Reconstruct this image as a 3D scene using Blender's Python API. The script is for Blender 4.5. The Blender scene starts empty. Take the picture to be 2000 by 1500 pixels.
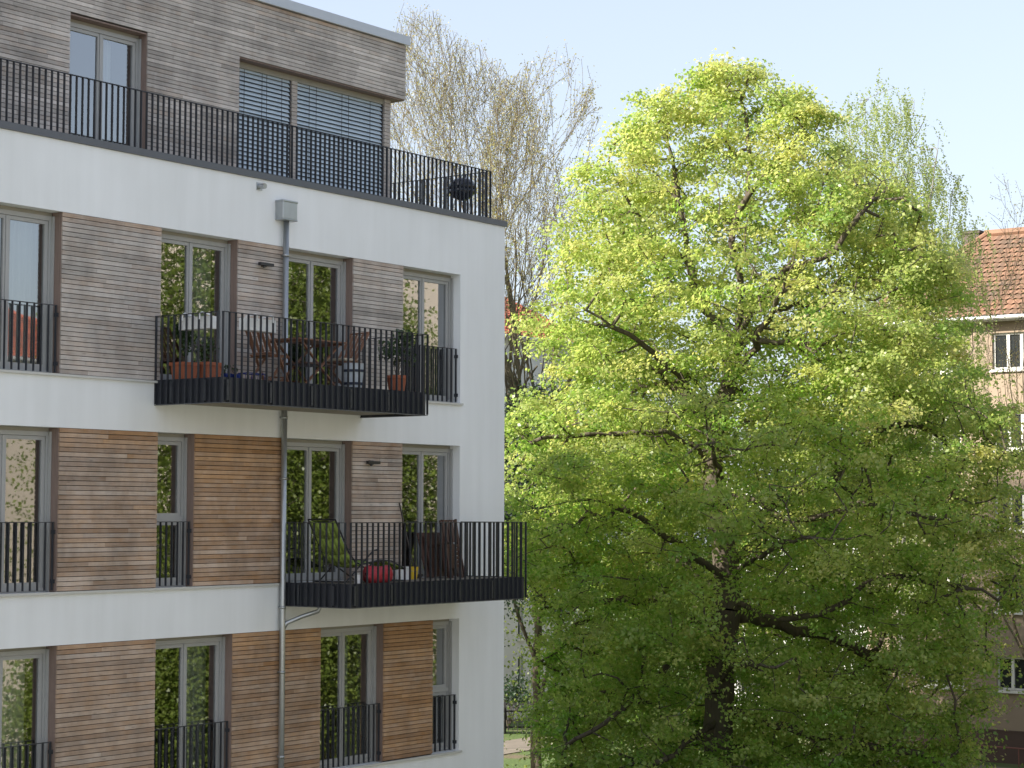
import bpy, math, random
import numpy as np
from mathutils import Vector, Matrix

# ------------------------------------------------------------------ camera, sky, sun, exposure
SC = bpy.context.scene
COL = SC.collection
R = math.radians
cam_d = bpy.data.cameras.new('camera')
cam = bpy.data.objects.new('camera', cam_d)
COL.objects.link(cam)
cam_d.sensor_width = 36.0
cam_d.lens = 70.33
cam_d.clip_start = 0.5
cam_d.clip_end = 2000.0
rt = Vector((0.59075, -0.80685, 0.00215)); dn = Vector((0.05294, 0.03611, -0.99794)); fw = Vector((0.80512, 0.58965, 0.06405))
cam.matrix_world = Matrix(((rt.x, -dn.x, -fw.x, -29.004), (rt.y, -dn.y, -fw.y, -21.41), (rt.z, -dn.z, -fw.z, 8.4), (0, 0, 0, 1)))
SC.camera = cam

SUN_EL = R(31.0)
SUN_AZ = Vector((-0.883, 0.469))            # horizontal direction towards the sun
w = bpy.data.worlds.new("World"); SC.world = w; w.use_nodes = True
nt = w.node_tree; nt.nodes.clear()
sky = nt.nodes.new('ShaderNodeTexSky'); sky.sky_type = 'NISHITA'; sky.sun_disc = False
sky.sun_elevation = SUN_EL
sky.sun_rotation = math.atan2(SUN_AZ.x, SUN_AZ.y)
sky.air_density = 1.0; sky.dust_density = 2.2; sky.ozone_density = 1.0; sky.altitude = 50
hs = nt.nodes.new('ShaderNodeHueSaturation'); hs.inputs['Saturation'].default_value = 0.74
bg = nt.nodes.new('ShaderNodeBackground'); bg.inputs['Strength'].default_value = 0.118
ow = nt.nodes.new('ShaderNodeOutputWorld')
nt.links.new(sky.outputs[0], hs.inputs['Color']); # added pale haze colour evens the sky out and lifts fill on the facade
hz = nt.nodes.new('ShaderNodeMix'); hz.data_type = 'RGBA'; hz.inputs[0].default_value = 0.45; hz.inputs[7].default_value = (2.68, 2.92, 3.5, 1)
nt.links.new(hs.outputs[0], hz.inputs[6]); nt.links.new(hz.outputs[2], bg.inputs[0]); nt.links.new(bg.outputs[0], ow.inputs[0])

sd = bpy.data.lights.new('sun', 'SUN'); sd.energy = 5.0; sd.angle = R(0.53); sd.color = (1.0, 0.93, 0.82)
sun = bpy.data.objects.new('sun', sd); COL.objects.link(sun)
sdir = Vector((SUN_AZ.x * math.cos(SUN_EL), SUN_AZ.y * math.cos(SUN_EL), math.sin(SUN_EL)))
sun.rotation_euler = sdir.to_track_quat('Z', 'Y').to_euler()
sun.location = (-60, 40, 60)
SC.view_settings.view_transform = 'Standard'
SC.view_settings.look = 'None'
SC.view_settings.exposure = 1.26
SC.view_settings.gamma = 1.0
SC.cycles.max_bounces = 8
SC.cycles.diffuse_bounces = 4
SC.cycles.transparent_max_bounces = 16
SC.cycles.sample_clamp_indirect = 6.0

random.seed(7)
RNG = np.random.default_rng(11)

# ------------------------------------------------------------------ materials
def mat(name):
    m = bpy.data.materials.new(name); m.use_nodes = True
    nt = m.node_tree; nt.nodes.clear()
    return m, nt
def N(nt, t, **kw):
    n = nt.nodes.new(t)
    for k, v in kw.items():
        if k in n.inputs: n.inputs[k].default_value = v
        else: setattr(n, k, v)
    return n
def plain(name, col, rough=0.6, metal=0.0, var=0.08, scale=6.0, bump=0.0, bscale=60.0, spec=0.5, stretch=(1, 1, 1)):
    m, nt = mat(name)
    out = N(nt, 'ShaderNodeOutputMaterial'); p = N(nt, 'ShaderNodeBsdfPrincipled')
    p.inputs['Roughness'].default_value = rough; p.inputs['Metallic'].default_value = metal
    p.inputs['Specular IOR Level'].default_value = spec
    tc = N(nt, 'ShaderNodeTexCoord'); mp = N(nt, 'ShaderNodeMapping'); mp.inputs['Scale'].default_value = stretch
    nt.links.new(tc.outputs['Object'], mp.inputs[0])
    nz = N(nt, 'ShaderNodeTexNoise'); nz.inputs['Scale'].default_value = scale; nz.inputs['Detail'].default_value = 5
    nt.links.new(mp.outputs[0], nz.inputs['Vector'])
    mx = N(nt, 'ShaderNodeMix', data_type='RGBA')
    c = Vector(col)
    mx.inputs[6].default_value = (*[max(0, x * (1 - var)) for x in c], 1); mx.inputs[7].default_value = (*[min(1, x * (1 + var)) for x in c], 1)
    nt.links.new(nz.outputs[0], mx.inputs[0]); nt.links.new(mx.outputs[2], p.inputs['Base Color'])
    if bump:
        nb = N(nt, 'ShaderNodeTexNoise'); nb.inputs['Scale'].default_value = bscale; nb.inputs['Detail'].default_value = 3
        nt.links.new(mp.outputs[0], nb.inputs['Vector'])
        b = N(nt, 'ShaderNodeBump'); b.inputs['Strength'].default_value = bump; b.inputs['Distance'].default_value = 0.01
        nt.links.new(nb.outputs[0], b.inputs['Height']); nt.links.new(b.outputs[0], p.inputs['Normal'])
    nt.links.new(p.outputs[0], out.inputs[0])
    return m

def render_mat(name, col):
    """white render: faint vertical streaks and cloudy patches, fine grain"""
    m, nt = mat(name)
    out = N(nt, 'ShaderNodeOutputMaterial'); p = N(nt, 'ShaderNodeBsdfPrincipled'); p.inputs['Roughness'].default_value = 0.85
    p.inputs['Specular IOR Level'].default_value = 0.25
    tc = N(nt, 'ShaderNodeTexCoord')
    mp = N(nt, 'ShaderNodeMapping'); mp.inputs['Scale'].default_value = (3.0, 3.0, 0.25); nt.links.new(tc.outputs['Object'], mp.inputs[0])
    n1 = N(nt, 'ShaderNodeTexNoise'); n1.inputs['Scale'].default_value = 1.6; n1.inputs['Detail'].default_value = 4; nt.links.new(mp.outputs[0], n1.inputs['Vector'])
    n2 = N(nt, 'ShaderNodeTexNoise'); n2.inputs['Scale'].default_value = 0.7; n2.inputs['Detail'].default_value = 3; nt.links.new(tc.outputs['Object'], n2.inputs['Vector'])
    ad = N(nt, 'ShaderNodeMath', operation='ADD'); nt.links.new(n1.outputs[0], ad.inputs[0]); nt.links.new(n2.outputs[0], ad.inputs[1])
    hf = N(nt, 'ShaderNodeMath', operation='MULTIPLY'); hf.inputs[1].default_value = 0.5; nt.links.new(ad.outputs[0], hf.inputs[0])
    mx = N(nt, 'ShaderNodeMix', data_type='RGBA'); c = col
    mx.inputs[6].default_value = (c[0] * .80, c[1] * .80, c[2] * .78, 1); mx.inputs[7].default_value = (c[0] * 1.08, c[1] * 1.08, c[2] * 1.08, 1)
    nt.links.new(hf.outputs[0], mx.inputs[0]); nt.links.new(mx.outputs[2], p.inputs['Base Color'])
    nb = N(nt, 'ShaderNodeTexNoise'); nb.inputs['Scale'].default_value = 90; nt.links.new(tc.outputs['Object'], nb.inputs['Vector'])
    b = N(nt, 'ShaderNodeBump'); b.inputs['Strength'].default_value = 0.25; b.inputs['Distance'].default_value = 0.004
    nt.links.new(nb.outputs[0], b.inputs['Height']); nt.links.new(b.outputs[0], p.inputs['Normal'])
    nt.links.new(p.outputs[0], out.inputs[0]); return m

def wood_mat():
    """larch boards: face attributes 'tone' (board to board) and 'weather' (0 fresh orange, 1 silver grey)"""
    m, nt = mat('larch_cladding')
    L = nt.links.new
    out = N(nt, 'ShaderNodeOutputMaterial'); p = N(nt, 'ShaderNodeBsdfPrincipled'); p.inputs['Roughness'].default_value = 0.75
    p.inputs['Specular IOR Level'].default_value = 0.3
    at = N(nt, 'ShaderNodeAttribute', attribute_name='tone'); aw = N(nt, 'ShaderNodeAttribute', attribute_name='weather')
    tc = N(nt, 'ShaderNodeTexCoord')
    off = N(nt, 'ShaderNodeVectorMath', operation='SCALE'); off.inputs[3].default_value = 9.0
    cmb = N(nt, 'ShaderNodeCombineXYZ'); L(at.outputs['Fac'], cmb.inputs[0]); L(at.outputs['Fac'], cmb.inputs[1]); L(cmb.outputs[0], off.inputs[0])
    add = N(nt, 'ShaderNodeVectorMath', operation='ADD'); L(tc.outputs['Object'], add.inputs[0]); L(off.outputs[0], add.inputs[1])
    mp = N(nt, 'ShaderNodeMapping'); mp.inputs['Scale'].default_value = (2.2, 2.2, 60.0); L(add.outputs[0], mp.inputs[0])
    gr = N(nt, 'ShaderNodeTexNoise'); gr.inputs['Scale'].default_value = 1.6; gr.inputs['Detail'].default_value = 6; L(mp.outputs[0], gr.inputs['Vector'])
    mp2 = N(nt, 'ShaderNodeMapping'); mp2.inputs['Scale'].default_value = (1.4, 1.4, 1.4); L(add.outputs[0], mp2.inputs[0])
    pa = N(nt, 'ShaderNodeTexNoise'); pa.inputs['Scale'].default_value = 3.0; pa.inputs['Detail'].default_value = 4; L(mp2.outputs[0], pa.inputs['Vector'])
    # knots
    mp3 = N(nt, 'ShaderNodeMapping'); mp3.inputs['Scale'].default_value = (3.0, 3.0, 12.0); L(add.outputs[0], mp3.inputs[0])
    vo = N(nt, 'ShaderNodeTexVoronoi'); vo.inputs['Scale'].default_value = 1.0; L(mp3.outputs[0], vo.inputs['Vector'])
    kn = N(nt, 'ShaderNodeMapRange'); kn.inputs[1].default_value = 0.05; kn.inputs[2].default_value = 0.16; kn.inputs[3].default_value = 0.72; kn.inputs[4].default_value = 1.0; L(vo.outputs['Distance'], kn.inputs[0])
    # weather factor + patches
    wf = N(nt, 'ShaderNodeMath', operation='MULTIPLY_ADD'); L(pa.outputs[0], wf.inputs[0]); wf.inputs[1].default_value = 0.7
    sb = N(nt, 'ShaderNodeMath', operation='SUBTRACT'); L(aw.outputs['Fac'], sb.inputs[0]); sb.inputs[1].default_value = 0.35; L(sb.outputs[0], wf.inputs[2]); wf.use_clamp = True
    fresh = N(nt, 'ShaderNodeMix', data_type='RGBA'); fresh.inputs[6].default_value = (0.28, 0.15, 0.068, 1); fresh.inputs[7].default_value = (0.48, 0.298, 0.165, 1)
    grey = N(nt, 'ShaderNodeMix', data_type='RGBA'); grey.inputs[6].default_value = (0.31, 0.286, 0.262, 1); grey.inputs[7].default_value = (0.57, 0.525, 0.485, 1)
    tn = N(nt, 'ShaderNodeMath', operation='MULTIPLY_ADD'); L(gr.outputs[0], tn.inputs[0]); tn.inputs[1].default_value = 0.9
    t2 = N(nt, 'ShaderNodeMath', operation='MULTIPLY_ADD'); L(at.outputs['Fac'], t2.inputs[0]); t2.inputs[1].default_value = 0.85; t2.inputs[2].default_value = -0.42; L(t2.outputs[0], tn.inputs[2]); tn.use_clamp = True
    L(tn.outputs[0], fresh.inputs[0]); L(tn.outputs[0], grey.inputs[0])
    mx = N(nt, 'ShaderNodeMix', data_type='RGBA'); L(wf.outputs[0], mx.inputs[0]); L(fresh.outputs[2], mx.inputs[6]); L(grey.outputs[2], mx.inputs[7])
    mu = N(nt, 'ShaderNodeVectorMath', operation='SCALE'); L(mx.outputs[2], mu.inputs[0]); L(kn.outputs[0], mu.inputs[3])
    # damp stains running over several boards
    mp4 = N(nt, 'ShaderNodeMapping'); mp4.inputs['Scale'].default_value = (1.1, 1.1, 0.7); L(tc.outputs['Object'], mp4.inputs[0])
    stn = N(nt, 'ShaderNodeTexNoise'); stn.inputs['Scale'].default_value = 1.5; stn.inputs['Detail'].default_value = 6; stn.inputs['Roughness'].default_value = 0.65; L(mp4.outputs[0], stn.inputs['Vector'])
    sr = N(nt, 'ShaderNodeMapRange'); sr.inputs[1].default_value = 0.36; sr.inputs[2].default_value = 0.62; sr.inputs[3].default_value = 0.78; sr.inputs[4].default_value = 1.15; L(stn.outputs[0], sr.inputs[0])
    mu2 = N(nt, 'ShaderNodeVectorMath', operation='SCALE'); L(mu.outputs[0], mu2.inputs[0]); L(sr.outputs[0], mu2.inputs[3])
    L(mu2.outputs[0], p.inputs['Base Color'])
    b = N(nt, 'ShaderNodeBump'); b.inputs['Strength'].default_value = 0.3; b.inputs['Distance'].default_value = 0.004; L(gr.outputs[0], b.inputs['Height']); L(b.outputs[0], p.inputs['Normal'])
    L(p.outputs[0], out.inputs[0]); return m

def glass_mat(name, gain=6.0, tint=(0.55, 0.60, 0.60)):
    m, nt = mat(name); L = nt.links.new
    out = N(nt, 'ShaderNodeOutputMaterial'); tr = N(nt, 'ShaderNodeBsdfTransparent'); tr.inputs[0].default_value = (*tint, 1)
    gl = N(nt, 'ShaderNodeBsdfGlossy'); gl.inputs['Roughness'].default_value = 0.015; gl.inputs['Color'].default_value = (0.96, 0.98, 1, 1)
    # float glass is never quite flat: a very weak large-scale ripple
    tc = N(nt, 'ShaderNodeTexCoord'); nz = N(nt, 'ShaderNodeTexNoise'); nz.inputs['Scale'].default_value = 2.2; nz.inputs['Detail'].default_value = 1.0; L(tc.outputs['Object'], nz.inputs['Vector'])
    bp = N(nt, 'ShaderNodeBump'); bp.inputs['Strength'].default_value = 0.05; bp.inputs['Distance'].default_value = 0.010; L(nz.outputs[0], bp.inputs['Height']); L(bp.outputs[0], gl.inputs['Normal'])
    fr = N(nt, 'ShaderNodeFresnel'); fr.inputs[0].default_value = 1.5
    mu = N(nt, 'ShaderNodeMath', operation='MULTIPLY'); mu.inputs[1].default_value = gain; mu.use_clamp = True; L(fr.outputs[0], mu.inputs[0])
    ms = N(nt, 'ShaderNodeMixShader'); L(mu.outputs[0], ms.inputs[0]); L(tr.outputs[0], ms.inputs[1]); L(gl.outputs[0], ms.inputs[2]); L(ms.outputs[0], out.inputs[0])
    return m

def leaf_mat(name, ca, cb, ta, tb, tr=0.5):
    m, nt = mat(name); L = nt.links.new
    out = N(nt, 'ShaderNodeOutputMaterial')
    at = N(nt, 'ShaderNodeAttribute', attribute_name='tone')
    mc = N(nt, 'ShaderNodeMix', data_type='RGBA'); mc.inputs[6].default_value = (*ca, 1); mc.inputs[7].default_value = (*cb, 1); L(at.outputs['Fac'], mc.inputs[0])
    mt = N(nt, 'ShaderNodeMix', data_type='RGBA'); mt.inputs[6].default_value = (*ta, 1); mt.inputs[7].default_value = (*tb, 1); L(at.outputs['Fac'], mt.inputs[0])
    p = N(nt, 'ShaderNodeBsdfPrincipled'); p.inputs['Roughness'].default_value = 0.38; p.inputs['Specular IOR Level'].default_value = 0.5; L(mc.outputs[2], p.inputs['Base Color'])
    t = N(nt, 'ShaderNodeBsdfTranslucent'); L(mt.outputs[2], t.inputs[0])
    ms = N(nt, 'ShaderNodeMixShader'); ms.inputs[0].default_value = tr; L(p.outputs[0], ms.inputs[1]); L(t.outputs[0], ms.inputs[2]); L(ms.outputs[0], out.inputs[0])
    return m

def bark_mat(name, col, moss=(0.10, 0.10, 0.06)):
    m, nt = mat(name); L = nt.links.new
    out = N(nt, 'ShaderNodeOutputMaterial'); p = N(nt, 'ShaderNodeBsdfPrincipled'); p.inputs['Roughness'].default_value = 0.9; p.inputs['Specular IOR Level'].default_value = 0.2
    tc = N(nt, 'ShaderNodeTexCoord'); mp = N(nt, 'ShaderNodeMapping'); mp.inputs['Scale'].default_value = (9, 9, 1.6); L(tc.outputs['Object'], mp.inputs[0])
    nz = N(nt, 'ShaderNodeTexNoise'); nz.inputs['Scale'].default_value = 2.2; nz.inputs['Detail'].default_value = 7; L(mp.outputs[0], nz.inputs['Vector'])
    n2 = N(nt, 'ShaderNodeTexNoise'); n2.inputs['Scale'].default_value = 1.3; n2.inputs['Detail'].default_value = 3; L(tc.outputs['Object'], n2.inputs['Vector'])
    mx = N(nt, 'ShaderNodeMix', data_type='RGBA'); mx.inputs[6].default_value = (*[c * .45 for c in col], 1); mx.inputs[7].default_value = (*[c * 1.4 for c in col], 1); L(nz.outputs[0], mx.inputs[0])
    m2 = N(nt, 'ShaderNodeMix', data_type='RGBA'); L(mx.outputs[2], m2.inputs[6]); m2.inputs[7].default_value = (*moss, 1)
    rg = N(nt, 'ShaderNodeMapRange'); rg.inputs[1].default_value = 0.5; rg.inputs[2].default_value = 0.75; rg.inputs[4].default_value = 0.6; L(n2.outputs[0], rg.inputs[0]); L(rg.outputs[0], m2.inputs[0])
    L(m2.outputs[2], p.inputs['Base Color'])
    b = N(nt, 'ShaderNodeBump'); b.inputs['Strength'].default_value = 0.8; b.inputs['Distance'].default_value = 0.03; L(nz.outputs[0], b.inputs['Height']); L(b.outputs[0], p.inputs['Normal'])
    L(p.outputs[0], out.inputs[0]); return m

def tile_mat(name, ca, cb):
    """pantile roof: each tile its own shade, moss and dark patches"""
    m, nt = mat(name); L = nt.links.new
    out = N(nt, 'ShaderNodeOutputMaterial'); p = N(nt, 'ShaderNodeBsdfPrincipled'); p.inputs['Roughness'].default_value = 0.8
    at = N(nt, 'ShaderNodeAttribute', attribute_name='tone')
    tc = N(nt, 'ShaderNodeTexCoord'); nz = N(nt, 'ShaderNodeTexNoise'); nz.inputs['Scale'].default_value = 0.9; nz.inputs['Detail'].default_value = 6; L(tc.outputs['Object'], nz.inputs['Vector'])
    ad = N(nt, 'ShaderNodeMath', operation='MULTIPLY_ADD'); L(at.outputs['Fac'], ad.inputs[0]); ad.inputs[1].default_value = 0.6
    sb = N(nt, 'ShaderNodeMath', operation='MULTIPLY_ADD'); L(nz.outputs[0], sb.inputs[0]); sb.inputs[1].default_value = 1.5; sb.inputs[2].default_value = -0.55; L(sb.outputs[0], ad.inputs[2]); ad.use_clamp = True
    mx = N(nt, 'ShaderNodeMix', data_type='RGBA'); mx.inputs[6].default_value = (*ca, 1); mx.inputs[7].default_value = (*cb, 1); L(ad.outputs[0], mx.inputs[0]); L(mx.outputs[2], p.inputs['Base Color'])
    L(p.outputs[0], out.inputs[0]); return m

def ground_mat():
    m, nt = mat('lawn_and_soil'); L = nt.links.new
    out = N(nt, 'ShaderNodeOutputMaterial'); p = N(nt, 'ShaderNodeBsdfPrincipled'); p.inputs['Roughness'].default_value = 0.95
    tc = N(nt, 'ShaderNodeTexCoord')
    a = N(nt, 'ShaderNodeTexNoise'); a.inputs['Scale'].default_value = 0.35; a.inputs['Detail'].default_value = 6; L(tc.outputs['Object'], a.inputs['Vector'])
    b = N(nt, 'ShaderNodeTexNoise'); b.inputs['Scale'].default_value = 9.0; b.inputs['Detail'].default_value = 5; L(tc.outputs['Object'], b.inputs['Vector'])
    g = N(nt, 'ShaderNodeMix', data_type='RGBA'); g.inputs[6].default_value = (0.035, 0.07, 0.012, 1); g.inputs[7].default_value = (0.10, 0.15, 0.03, 1); L(b.outputs[0], g.inputs[0])
    s = N(nt, 'ShaderNodeMix', data_type='RGBA'); s.inputs[7].default_value = (0.13, 0.095, 0.06, 1); L(g.outputs[2], s.inputs[6])
    rg = N(nt, 'ShaderNodeMapRange'); rg.inputs[1].default_value = 0.52; rg.inputs[2].default_value = 0.66; L(a.outputs[0], rg.inputs[0]); L(rg.outputs[0], s.inputs[0])
    L(s.outputs[2], p.inputs['Base Color'])
    bp = N(nt, 'ShaderNodeBump'); bp.inputs['Distance'].default_value = 0.05; L(b.outputs[0], bp.inputs['Height']); L(bp.outputs[0], p.inputs['Normal'])
    L(p.outputs[0], out.inputs[0]); return m

M = dict(
    white=render_mat('white_render', (0.82, 0.84, 0.855)),
    wood=wood_mat(),
    jamb=plain('jamb_wood', (0.215, 0.155, 0.13), 0.7, var=0.35, scale=3, stretch=(20, 20, 1.2), bump=0.2),
    dark_back=plain('cladding_membrane', (0.035, 0.028, 0.024), 0.9),
    frame=plain('window_frame_grey', (0.36, 0.365, 0.36), 0.45, var=0.05),
    head=plain('window_head_beige', (0.27, 0.255, 0.21), 0.6, var=0.08),
    anth=plain('anthracite_metal', (0.042, 0.046, 0.055), 0.42, metal=0.35, var=0.15, bump=0.05),
    fascia=plain('slab_fascia_dark', (0.030, 0.033, 0.042), 0.38, metal=0.3, var=0.12),
    coping=plain('coping_grey', (0.105, 0.112, 0.122), 0.42, metal=0.4, var=0.08),
    cap=plain('roof_cap_aluminium', (0.42, 0.44, 0.46), 0.4, metal=0.45, var=0.05),
    zinc=plain('zinc_pipe', (0.40, 0.42, 0.43), 0.35, metal=0.75, var=0.12, scale=9),
    sill=plain('sill_light', (0.52, 0.52, 0.49), 0.55, var=0.06),
    soffit=plain('soffit_concrete', (0.30, 0.275, 0.23), 0.85, var=0.08, scale=3),
    glass=glass_mat('double_glazing'),
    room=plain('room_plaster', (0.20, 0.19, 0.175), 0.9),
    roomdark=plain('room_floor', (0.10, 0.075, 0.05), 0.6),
    curtain=plain('curtain_white', (0.72, 0.72, 0.70), 0.9, var=0.12, scale=5, stretch=(8, 8, .4)),
    slat=plain('blind_slat_aluminium', (0.50, 0.59, 0.66), 0.4, metal=0.15, var=0.05),
    cord=plain('blind_cord', (0.05, 0.05, 0.055), 0.8),
    brownwood=plain('brown_stained_wood', (0.185, 0.090, 0.052), 0.5, var=0.3, scale=4, stretch=(6, 6, 1)),
    darkwood=plain('dark_stained_wood', (0.062, 0.028, 0.020), 0.5, var=0.3, scale=4, stretch=(6, 6, 1)),
    terracotta=plain('terracotta', (0.34, 0.105, 0.050), 0.75, var=0.2),
    soil=plain('potting_soil', (0.035, 0.025, 0.018), 0.95),
    whiteplastic=plain('white_plastic', (0.72, 0.73, 0.73), 0.4, var=0.04),
    blue=plain('blue_glaze', (0.012, 0.03, 0.17), 0.25),
    cushion=plain('cushion_linen', (0.50, 0.43, 0.32), 0.9, var=0.1),
    black=plain('black_enamel', (0.010, 0.012, 0.022), 0.16, var=0.1),
    blacktube=plain('black_tube', (0.014, 0.015, 0.018), 0.4),
    greenfab=plain('green_canvas', (0.235, 0.32, 0.06), 0.85, var=0.14, scale=4),
    red=plain('red_nylon', (0.42, 0.03, 0.045), 0.6, var=0.25, scale=7),
    yellow=plain('yellow_plastic', (0.75, 0.52, 0.03), 0.4),
    binblue=plain('bin_pale_blue', (0.42, 0.47, 0.53), 0.45),
    bindark=plain('bin_navy_band', (0.02, 0.03, 0.06), 0.6),
    broom=plain('broom_stick', (0.05, 0.04, 0.035), 0.6),
    lamp=plain('lamp_black', (0.02, 0.02, 0.022), 0.4),
    pink=plain('pink_beige_render', (0.28, 0.218, 0.162), 0.9, var=0.2, scale=0.8, bump=0.2),
    plinth=plain('plinth_brown', (0.085, 0.055, 0.045), 0.9, var=0.2, scale=2),
    cream=plain('cream_render', (0.62, 0.545, 0.455), 0.9, var=0.06, scale=0.6),
    housewhite=plain('house_white_render', (0.52, 0.53, 0.52), 0.9, var=0.08, scale=0.7),
    framewhite=plain('white_window_frame', (0.66, 0.65, 0.61), 0.5, var=0.06),
    houseglass=plain('old_window_glass', (0.025, 0.028, 0.03), 0.06, var=0.4, spec=0.7),
    tile=tile_mat('clay_pantiles', (0.115, 0.085, 0.06), (0.28, 0.148, 0.09)),
    tilered=tile_mat('red_pantiles', (0.16, 0.06, 0.04), (0.46, 0.12, 0.07)),
    brick=plain('chimney_brick', (0.09, 0.072, 0.062), 0.9, var=0.35, scale=3),
    gutter=plain('gutter_zinc', (0.50, 0.50, 0.48), 0.5, metal=0.3),
    gravel=plain('pale_gravel', (0.17, 0.165, 0.15), 0.95, var=0.15, scale=8, bump=0.3),
    paving=plain('paving', (0.17, 0.145, 0.115), 0.9, var=0.25, scale=2),
    ground=ground_mat(),
    fence=plain('fence_dark', (0.018, 0.017, 0.018), 0.7),
    rustrail=plain('red_brown_rail', (0.20, 0.075, 0.06), 0.6),
    bark=bark_mat('lime_bark', (0.105, 0.086, 0.068)),
    barkb=bark_mat('pale_bark', (0.16, 0.132, 0.095), (0.14, 0.13, 0.08)),
    birchbark=bark_mat('birch_bark', (0.24, 0.23, 0.21), (0.08, 0.08, 0.06)),
    leaf=leaf_mat('lime_leaf', (0.16, 0.27, 0.05), (0.42, 0.42, 0.16), (0.34, 0.60, 0.08), (0.90, 0.86, 0.29), 0.52),
    leafb=leaf_mat('young_leaf', (0.26, 0.26, 0.10), (0.40, 0.34, 0.17), (0.42, 0.44, 0.14), (0.58, 0.50, 0.24), 0.45),
    leafbirch=leaf_mat('birch_leaf', (0.20, 0.27, 0.08), (0.32, 0.36, 0.14), (0.40, 0.52, 0.14), (0.52, 0.58, 0.22), 0.5),
    leafyew=leaf_mat('yew_needles', (0.022, 0.05, 0.022), (0.05, 0.09, 0.04), (0.02, 0.05, 0.01), (0.04, 0.08, 0.02), 0.2),
    leafdark=leaf_mat('pot_leaf', (0.018, 0.045, 0.012), (0.05, 0.09, 0.025), (0.03, 0.07, 0.01), (0.06, 0.11, 0.02), 0.25),
    leafopp=leaf_mat('garden_leaf', (0.09, 0.14, 0.02), (0.17, 0.21, 0.04), (0.14, 0.22, 0.03), (0.24, 0.30, 0.05), 0.4),
)

# ------------------------------------------------------------------ mesh helpers
def origin(o):
    v = Vector((0, 0, 0))
    while o is not None:
        v = v + o.location; o = o.parent
    return v
def link(name, me, parent=None):
    o = bpy.data.objects.new(name, me); COL.objects.link(o)
    if parent is not None: o.parent = parent
    return o
def tag(o, label=None, cat=None, group=None, kind=None):
    if label: o['label'] = label
    if cat: o['category'] = cat
    if group: o['group'] = group
    if kind: o['kind'] = kind
    return o
def thing(name, label, cat, loc=(0, 0, 0), rz=0.0, group=None):
    o = bpy.data.objects.new(name, None); COL.objects.link(o)
    o.location = loc; o.rotation_euler = (0, 0, rz); o.empty_display_size = 0.2
    return tag(o, label, cat, group)

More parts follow.
